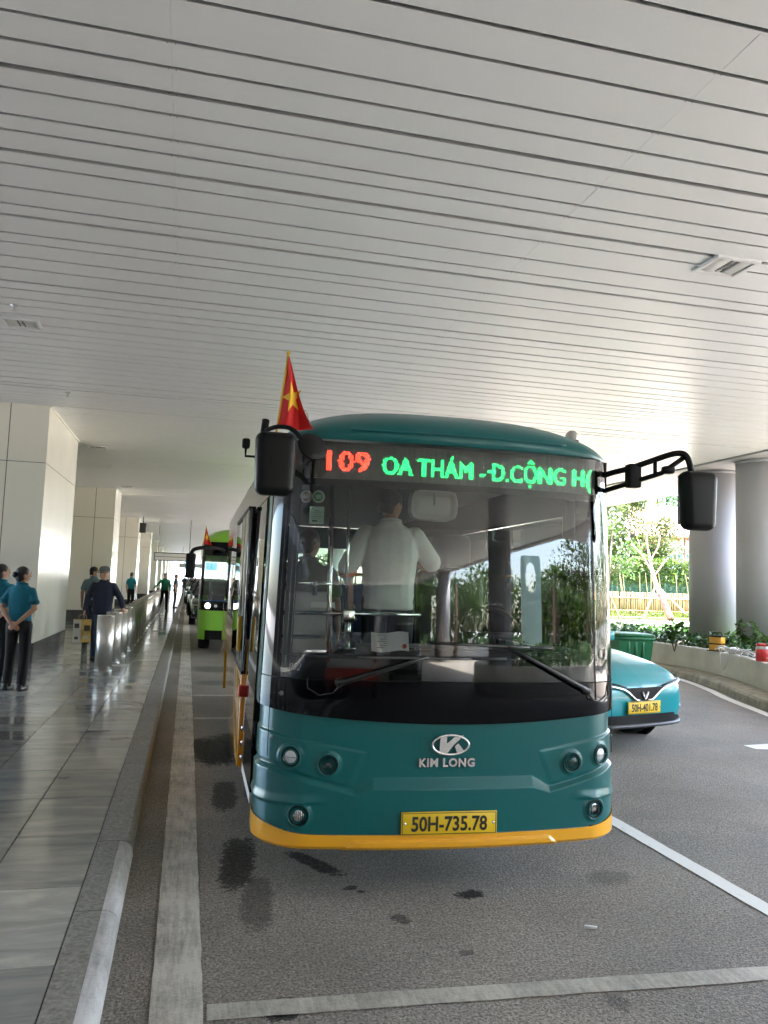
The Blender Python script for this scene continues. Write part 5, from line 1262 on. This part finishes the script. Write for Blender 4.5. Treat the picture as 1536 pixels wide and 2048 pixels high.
t = thing('carton', 'orange carton at the right edge of the planter wall', 'carton', (9.18, 11.0, WT), R(-60)); MB().box(-.10, .10, -.08, .08, 0, .24).build('body', mat('carton_orange', (.62, .18, .02), .6), t); MB().box(-.10, .10, -.08, .08, .242, .25).build('flap', mat('carton_dark', (.05, .04, .03), .6), t)
t = thing('canvas_bag', 'pale bag with a black rim standing behind the orange carton', 'bag', (9.45, 10.95, WT), R(-60)); MB().rbox(-.09, .09, -.07, .07, 0, .42, .03).build('body', mat('bag_lilac', (.45, .43, .5), .8), t); MB().rbox(-.095, .095, -.075, .075, .42, .46, .01).build('rim', MBLK, t)
t = thing('wheelie_bin', 'green wheelie bin beside the turquoise car', 'bin', (7.12, 11.95, 0), R(-8))
BG = mat('bin_green', (.006, .13, .045), .4)
vs = [(-.22, -.24, .08), (.22, -.24, .08), (.22, .24, .08), (-.22, .24, .08), (-.29, -.33, .88), (.29, -.33, .88), (.29, .33, .88), (-.29, .33, .88)]
MB().add(vs, [(0, 3, 2, 1), (4, 5, 6, 7), (0, 1, 5, 4), (1, 2, 6, 5), (2, 3, 7, 6), (3, 0, 4, 7)]).build('body', BG, t); MB().rbox(-.31, .31, -.36, .34, .86, .91, .015).build('rim', BG, t); MB().rbox(-.30, .30, -.36, .36, .912, .96, .02).build('lid', BG, t)
for k in (-.12, 0, .12): MB().rbox(k - .02, k + .02, -.325, -.30, .55, .86, .006).build('rib', BG, t)
MB().tube([(-.26, .38, .90), (.26, .38, .90)], .018, 8).build('handle', BG, t)
for s in (-1, 1): MB().lathe([(0, -.025), (.10, -.025), (.10, .025), (0, .025)], 20, Matrix.Translation((s * .25, .24, .10)) @ Matrix.Rotation(R(90), 4, 'Y')).build('wheel', RUB, t)

# sunlit ground beyond the columns
PINK = mat('sunlit_paving', (.33, .285, .25), .8, var=(.5, .12), bump=(12, .15))
MB().box(11.0, 60, 20.0, 43.0, -.05, .02).build('path', PINK); props(bpy.data.objects['path'], kind='structure')
MB().box(13.4, 60, -60, 19.99, -.05, .01).build('side_paving', PINK); props(bpy.data.objects['side_paving'], kind='structure')
MB().box(14, 70, 43.01, 90, -.05, .16).build('lawn', mat('lawn_soil', (.06, .085, .025), .95, var=(1.2, .4))); props(bpy.data.objects['lawn'], kind='structure')
MB().box(11.0, 17.0, 20.0, 29.5, .021, .06).build('verge', MATS['lawn_soil']); props(bpy.data.objects['verge'], kind='structure')
pts = [(rg.uniform(11.2, 16.8), rg.uniform(20.2, 29.3), .06 + .3 * rg.random() ** 2) for i in range(2600)]
o = leaves(MB(), pts, .2, rg, asp=.4).build('ground_cover', LF_MD); props(o, kind='stuff')
pts = [(rg.uniform(16, 40), rg.uniform(43.0, 45.2), .16 + .35 * rg.random() ** 2) for i in range(2600)]
o = leaves(MB(), pts, .22, rg, asp=.35).build('grass', LF_LT); props(o, kind='stuff')
# bamboo fence of single canes with a green hoarding behind it
t = thing('bamboo_fence', 'yellow bamboo cane fence in the sunlit garden', 'fence', (0, 0, .16))
BAM = [mat('bamboo_%d' % i, c, .6) for i, c in enumerate(((.30, .17, .055), (.35, .22, .075), (.23, .135, .045)))]
me_c = []
for m in BAM:
    me = MB().tube([(0, 0, 0), (0, 0, .75), (0, 0, 1.5)], [.062, .058, .055], 6).mesh('cane'); me.materials.append(m); me_c.append(me)
for i in range(110):
    x = 18.2 + i * .15; o = link('cane', me_c[rg.randrange(3)], None, t, (x, 46.2 - .10 * (x - 18) + rg.uniform(-.03, .03), rg.uniform(-.02, .02)), (rg.uniform(-.012, .012), rg.uniform(-.012, .012), rg.uniform(0, 3)))
for z in (.35, 1.15): MB().tube([(18, 46.12, z), (35, 44.42, z)], .035, 6).build('rail', BAM[2], t)
t = thing('hoarding', 'tall green corrugated hoarding behind the bamboo fence', 'hoarding', (0, 0, .1))
HG = mat('hoarding_green', (.025, .10, .06), .6, var=(1, .08))
for k in range(9):
    x0 = 15 + k * 2.4; vs = []; fs = []
    for j in range(25):
        x = x0 + j * .0995; y = 47.6 - .10 * (x - 18) + (.035 if (j // 2) % 2 else 0); vs += [(x, y, 0), (x, y, 3.15)]
    for j in range(24): fs.append((2 * j, 2 * j + 2, 2 * j + 3, 2 * j + 1))
    o = MB().add(vs, fs).build('panel', HG, t); o.modifiers.new('t', 'SOLIDIFY').thickness = .004
# climbing bamboo foliage over the hoarding
pts = []
for i in range(15000):
    x = rg.uniform(15.5, 36); y = 46.9 - .10 * (x - 18) + rg.gauss(0, .25); z = .6 + 3.3 * rg.random() ** .55 + .45 * mnoise.noise((x * .9, 0, 4)); pts.append((x, y, max(.3, z)))
pts = [p for p in pts if p[2] > 2.3 + .5 * mnoise.noise((p[0] * 1.3, 1, 2)) or rg.random() < .22]
o = leaves(MB(), pts, .30, rg, asp=.32).build('bamboo_foliage', LF_LT); props(o, 'light green bamboo leaves spilling over the green hoarding', 'bamboo', kind='stuff')
t = thing('bamboo_clump', 'thin dark bamboo stems in front of the cane fence', 'bamboo'); mb = MB()
for i in range(46): 
    x = rg.uniform(18.5, 34); y = 45.6 - .10 * (x - 18); a = rg.uniform(-.25, .25); mb.tube([(x, y, .16), (x + a * .4, y, 1.3), (x + a, y + .2, 2.9)], [.022, .018, .008], 5)
props(mb.build('stems', mat('bamboo_dark', (.13, .11, .04), .7), t), kind='stuff')
# bare leaning tree with a wrapped trunk and props
t = thing('young_tree', 'leaning bare young tree with a red-wrapped trunk and wooden props', 'tree', (28.1, 42.4, .1))
MB().tube([(0, 0, 0), (-.55, 0, 1.1), (-1.05, 0, 2.1), (-1.35, 0, 3.0), (-1.5, .1, 4.1)], [.20, .17, .14, .11, .06], 8).build('trunk', BARKP, t)
MB().tube([(-.02, 0, .05), (-.55, 0, 1.1), (-.78, 0, 1.55)], [.215, .185, .17], 8).build('wrapping', mat('wrap_red', (.34, .09, .07), .8, var=(6, .5)), t)
mb = MB()
for (a, b, c) in (((-1.3, 0, 2.8), (-1.9, .1, 3.8), (-2.2, .1, 4.7)), ((-1.4, 0, 3.5), (-.9, 0, 4.3), (-.7, .1, 5.0)), ((-1.5, .1, 4.0), (-1.7, 0, 4.8), (-1.5, 0, 5.5)), ((-1.9, .1, 3.8), (-2.7, 0, 4.4), (-2.9, 0, 5.0)), ((-1.2, 0, 2.5), (-.5, 0, 3.4), (-.2, 0, 3.7))): mb.tube([a, b, c], [.06, .045, .02], 6)
mb.build('branches', BARKP, t)
PRW = mat('prop_wood', (.42, .29, .17), .8)
for e in ((-2.0, -.3, 0), (1.1, .2, .4), (-1.5, .6, 0)): MB().tube([e, (-1.05, 0, 2.05)], .045, 6).build('prop', PRW, t)
P = [(-1.6 + rg.gauss(0, .8), rg.gauss(0, .4), 4.5 + rg.gauss(0, .6)) for i in range(60)]; leaves(MB(), P, .2, rg).build('leaves', LF_LT, t)
# slim tree with props beside the bus
t = thing('young_tree', 'slim young tree with props just right of the bus windscreen edge', 'tree', (14.9, 26.3, .02))
MB().tube([(0, 0, 0), (-.08, 0, 1.2), (-.02, 0, 2.6), (.1, 0, 4.0)], [.06, .05, .045, .02], 7).build('trunk', BARK, t)
for e in ((.75, 0, 0), (-.6, .3, 0)): MB().tube([e, (-.05, 0, 1.6)], .03, 6).build('prop', PRW, t)
P, L = crown_points(1300, (0, 0, 3.2), (1.25, 1.0, 1.5), rg, 9); mb = MB(); [mb.tube([(0, 0, 2.2), q], [.03, .008], 5) for q in L]; mb.build('branches', BARK, t); leaves(MB(), P, .16, rg).build('crown', LF_MD, t)
# big trees behind
tl = [('feathery yellow-green tree in front of the house, just right of the bus', 29.8, 49.5, 9.6, 3.3, LF_OL, 6500, .26), ('broad feathery tree with yellow-green foliage above the hoarding', 30.4, 58, 12, 4.9, LF_OL, 9500, .30), ('pale green tree left of the feathery tree, beside the bus', 29.5, 63, 13, 5.2, LF_OL, 7500, .34), ('dark blue-green tree behind the red-roofed house', 43.5, 68, 17.5, 5.5, LF_DK, 6500, .42), ('tall tree far behind the bus', 24, 66, 13, 5.5, LF_MD, 6000, .36), ('bushy tree seen through the bus windows', 14.5, 48, 7, 3.4, LF_MD, 3600, .28), ('round tree at the far end of the canopy', 15.5, 90, 11, 5, LF_MD, 2600, .5), ('bushy tree to the right of the columns', 44, 58, 9, 4, LF_MD, 2600, .34)]
for i, (lab, x, y, h, r, m, n, lf) in enumerate(tl): tree('broadleaf_tree', lab, x, y, h, r, m, 60 + i, n, lf, 'trees beyond the hoarding', th=.22, crown_z=.60, rz=.42)
# house with a pale tiled roof
t = thing('house', 'low house with a sloping tiled roof and a row of louvred windows beyond the hoarding', 'house', (35.2, 52.5, .1), R(-33))
HW = mat('house_wall', (.36, .17, .11), .85, var=(.8, .06)); HR = mat('house_roof', (.34, .19, .15), .8, var=(1.4, .15))
MB().box(-2.6, 12, 0, 7, 0, 6.15).build('wall', HW, t)
rf = MB().add([(-3.6, -1.2, 5.75), (12.5, -1.2, 5.75), (12.5, 3.5, 8.3), (-3.6, 3.5, 8.3), (-3.6, 8.2, 5.75), (12.5, 8.2, 5.75)], [(0, 1, 2, 3), (3, 2, 5, 4)]).build('roof', HR, t); rf.modifiers.new('t', 'SOLIDIFY').thickness = .14
me_t = MB().box(-.15, .15, -.02, .02, 0, 2.72).mesh('roof_ridge'); 
tiles_ = MB(); sl = math.atan2(2.55, 4.7)
for k in range(52):
    x = -3.5 + k * .31; tiles_.tube([(x, -1.2, 5.83), (x, 3.45, 8.36)], .05, 5, False)
props(tiles_.build('roof_tiles', HR, rf), kind='stuff')
WF = mat('window_frame_white', (.75, .74, .72), .5); GLB = mat('window_glass_blue', (.10, .2, .25), .08, coat=1)
for k in range(6):
    x = -.9 + k * 1.55
    w_ = MB(); w_.box(x, x + .06, -.06, .0, 3.5, 5.6); w_.box(x + 1.35, x + 1.41, -.06, .0, 3.5, 5.6); w_.box(x, x + 1.41, -.06, 0, 3.42, 3.5); w_.box(x, x + 1.41, -.06, 0, 4.5, 4.58); w_.box(x + .66, x + .72, -.06, 0, 3.5, 4.5)
    wo = w_.build('window', WF, t); MB().box(x + .06, x + 1.35, -.03, -.02, 3.5, 4.5).build('pane', GLB, wo)
    for j in range(7): MB().box(x + .06, x + 1.35, -.05, -.03, 4.62 + j * .135, 4.70 + j * .135, None).build('louvre', WF, wo)
for i, (x, y, z, lab) in enumerate(((14.0, 46.0, 3.2, 'dense bush beside the bus at the foot of the hoarding'), (24.2, 44.6, .9, 'small pale bush in front of the cane fence'))):
    t = thing('bush', lab, 'bush', (x, y, .1)); P, L = crown_points(1500, (0, 0, z * .5), (z * .6, z * .5, z * .5), rg, 9); mb = MB(); [mb.tube([(0, 0, 0), q], [.03, .01], 5) for q in L]; mb.build('stems', BARK, t); leaves(MB(), P, .17, rg).build('leaves', LF_LT, t)

# ================================================================ far end of the hall
t = thing('far_building', 'pale building in the glare at the far end of the canopy', 'building', (-4, 190, 0)); MB().box(-25, 22, 0, 12, 0, 9).build('wall', mat('far_wall', (.6, .58, .54), .8), t)
for k in range(9): MB().box(-22 + k * 5, -19.4 + k * 5, -.05, 0, 3.4, 5.2).build('window', GLB, t)

# ================================================================ behind the camera: what the windscreen mirrors
for i, (x, y) in enumerate(((11.7, -1.8), (7.0, -8.3), (6.8, -22.0), (13.5, -24.0))):
    column(x, y, .62, ['grey column right of the camera', 'grey column mirrored in the middle of the windscreen', 'grey column mirrored left of the middle of the windscreen', 'farther grey column mirrored in the windscreen'][i], 0)
t = thing('planter_wall', 'curved pale planter behind the camera, mirrored in the windscreen', 'planter wall')
P2 = smooth_path([(16, -5.8), (11.4, -6.0), (7.6, -6.6), (5.9, -7.6), (5.8, -9.0), (7.0, -10.2), (10.5, -10.6), (16, -10.6)], 6); vs, fs = sweep(P2[::-1], [(0, 0), (0, .55), (.02, .58), (.22, .58), (.24, .55), (.24, 0)]); MB().add(vs, fs).build('wall', PLAST, t)
t = thing('planter_wall', 'far straight planter mirrored low in the windscreen', 'planter wall'); MB().box(1.0, 30, -24.4, -24.1, 0, .6).build('wall', PLAST, t)
pts = [(rg.uniform(7.6, 15), rg.uniform(-10, -6.9), .5 + .5 * rg.random()) for i in range(2600)] + [(rg.uniform(1, 30), rg.uniform(-27, -24.4), .5 + .5 * rg.random()) for i in range(5000)]
o = leaves(MB(), pts, .2, rg, asp=.5).build('hedge', LF_DK); props(o, 'hedges behind the camera, mirrored in the windscreen', 'hedge', kind='stuff')
t = thing('sign_pylon', 'mint green pylon with an oval opening, mirrored in the windscreen', 'sign', (11.2, -12.2, 0), R(200))
PM = mat('pylon_mint', (.55, .80, .74), .5)
out = [(-.75, 0), (.75, 0), (.75, 4.2), (.68, 4.32), (-.68, 4.32), (-.75, 4.2)]
n_o = 24; hole = [(.0 + .42 * math.cos(2 * math.pi * i / n_o), 3.45 + .62 * math.sin(2 * math.pi * i / n_o)) for i in range(n_o)]
bm = bmesh.new(); ov = [bm.verts.new((x, -.12, z)) for x, z in out]; hv = [bm.verts.new((x, -.12, z)) for x, z in hole]
ee = [bm.edges.new((ov[i], ov[(i + 1) % 6])) for i in range(6)] + [bm.edges.new((hv[i], hv[(i + 1) % n_o])) for i in range(n_o)]
bmesh.ops.triangle_fill(bm, edges=ee, use_beauty=True); r_ = bmesh.ops.extrude_face_region(bm, geom=bm.faces[:]); bmesh.ops.translate(bm, vec=(0, .24, 0), verts=[v for v in r_['geom'] if isinstance(v, bmesh.types.BMVert)]); bmesh.ops.recalc_face_normals(bm, faces=bm.faces)
MB().bm(bm).build('panel', PM, t); MB().box(-.85, .85, -.2, .2, -.02, .12).build('foot', CONC, t)
def palm(x, y, h, lab, seed):
    q = random.Random(seed); t = thing('palm_tree', lab, 'palm tree', (x, y, 0), 0, 'palms behind the camera'); MB().tube([(0, 0, 0), (.05, 0, h * .5), (0, 0, h)], [.20, .15, .12], 10).build('trunk', BARKP, t)
    mb = MB()
    for k in range(16):
        a = 2 * math.pi * k / 16 + q.uniform(-.2, .2); L = q.uniform(1.5, 2.1); el = q.uniform(-.1, 1.1); d = Vector((math.cos(a), math.sin(a), 0)); R_ = [Vector((0, 0, h)) + d * (L * s * math.cos(el * .6)) + Vector((0, 0, L * (s * math.sin(el) - 1.0 * s * s * .9))) for s in [i / 8 for i in range(9)]]
        mb.tube(R_, [.018] * 9, 4)
        for i in range(1, 9):
            for sd in (-1, 1):
                w = d.cross(Vector((0, 0, 1))) * sd; p = R_[i]; l_ = .55 * (1 - abs(i - 4) / 7); tip = p + (w * .8 + d * .5 + Vector((0, 0, -.35))) * l_
                mb.add([p, p + d * .09, tip], [(0, 1, 2)])
    mb.build('fronds', LF_PALM, t)
palm(6.4, -23.2, 3.4, 'left palm mirrored in the windscreen', 3); palm(8.4, -23.4, 3.9, 'right palm mirrored in the windscreen', 4); palm(16.5, -17, 3.6, 'palm behind the mirrored planter', 5)
for i, (x, y, h, r, m) in enumerate(((17.5, -13, 6.5, 2.8, LF_LT), (20, -8.5, 7, 3.2, LF_LT), (30, 6, 9, 4, LF_LT), (15, -31, 7, 4.5, LF_LT), (5, -34, 8, 4.5, LF_MD), (-7, -36, 9, 5, LF_DK), (23, -26, 7, 4.5, LF_LT), (22, 8, 6.5, 2.6, LF_LT), (10.5, -27, 5, 3, LF_MD), (19, -20, 5, 3, LF_MD))):
    tree('broadleaf_tree', ['light green tree mirrored at the right of the windscreen', 'second light green tree mirrored at the right of the windscreen', 'light green tree mirrored in the right corner glass', 'tree behind the camera beyond the mirrored palms', 'tree behind the camera down the road', 'tree behind the camera on the left', 'tree behind the camera beyond the pylon', 'small light green tree beside the camera', 'low round tree mirrored between the columns', 'low round tree mirrored beyond the pylon'][i], x, y, h, r, m, 90 + i, 1800, .32, 'trees behind the camera', th=.15)
t = thing('bamboo_fence', 'bamboo fence right of the camera, mirrored in the corner glass', 'fence'); 
for k in range(60): link('cane', me_c[k % 3], None, t, (34 + .02 * k, -20 + k * .62, 0), (0, 0, 0))
t = thing('van', 'white van with a red band behind the camera, mirrored in the windscreen', 'van', (-.1, -5.2, 0), R(180))
MB().rbox(-.95, .95, 0, 4.6, .62, 1.95, .12).build('body', WHTP, t); MB().rbox(-.953, .953, -.004, 4.604, .38, .66, .05).build('red_band', RED, t)
MB().rbox(-.78, .78, -.012, .05, 1.28, 1.78, .02).build('rear_window', CARG, t)
me = fit_text(text_mesh('51B-703.58', .1, .001, .002), .75, .14); o = link('lettering', me, MBLK, t); o.matrix_local = Matrix(((1, 0, 0, .2), (0, 0, -1, -.002), (0, 1, 0, .98), (0, 0, 0, 1)))
for s in (-1, 1):
    MB().rbox(s * .86 - .06, s * .86 + .06, -.012, .04, .75, 1.1, .01).build('tail_light', mat('tail_red', (.4, .01, .01), .25), t)
    for y_ in (.9, 3.7): wheel(t, s * .85, y_, .33, .2, s)
car('parked_car', 'pale grey car behind the camera, mirrored in the windscreen', (2.3, -10.2, 0), R(184), GRYP)

t = thing('added_dark_building', 'low dark building added behind the camera to dim the windscreen reflection', 'building', (-52, -46, 0)); DKC = mat('dark_concrete', (.16, .16, .16), .85, var=(.5, .1))  # dark block added out of view against a bright horizon in the windscreen
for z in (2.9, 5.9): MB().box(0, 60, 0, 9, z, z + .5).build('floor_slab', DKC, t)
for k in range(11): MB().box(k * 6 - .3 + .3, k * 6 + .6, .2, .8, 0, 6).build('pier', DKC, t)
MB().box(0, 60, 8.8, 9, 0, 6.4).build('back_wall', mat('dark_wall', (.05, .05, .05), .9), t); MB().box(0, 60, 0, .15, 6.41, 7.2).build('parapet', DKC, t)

t = thing('litter', 'tiny white paper scrap on the asphalt in front of the bus', 'litter', (1.98, 3.64, .004), R(-25)); MB().rbox(-.030, .030, -.008, .008, 0, .012, .003).build('scrap', mat('litter_white', (.75, .75, .74), .8), t)

pts = []
for i in range(15000):
    a = rg.random()
    if a < .55: x = rg.uniform(3, 48); y = -38 + rg.gauss(0, 1.2); hh = 5.5
    else: x = 24 + rg.gauss(0, 1.0); y = rg.uniform(-38, 16); hh = 4.2
    pts.append((x, y, .2 + hh * rg.random() * (1 + .45 * mnoise.noise((x * .25, y * .25, 7)))))
o = leaves(MB(), pts, .62, rg, asp=.6).build('tree_line', LF_LT); props(o, 'far belt of light green trees mirrored in the bus windscreen', 'trees', kind='stuff')
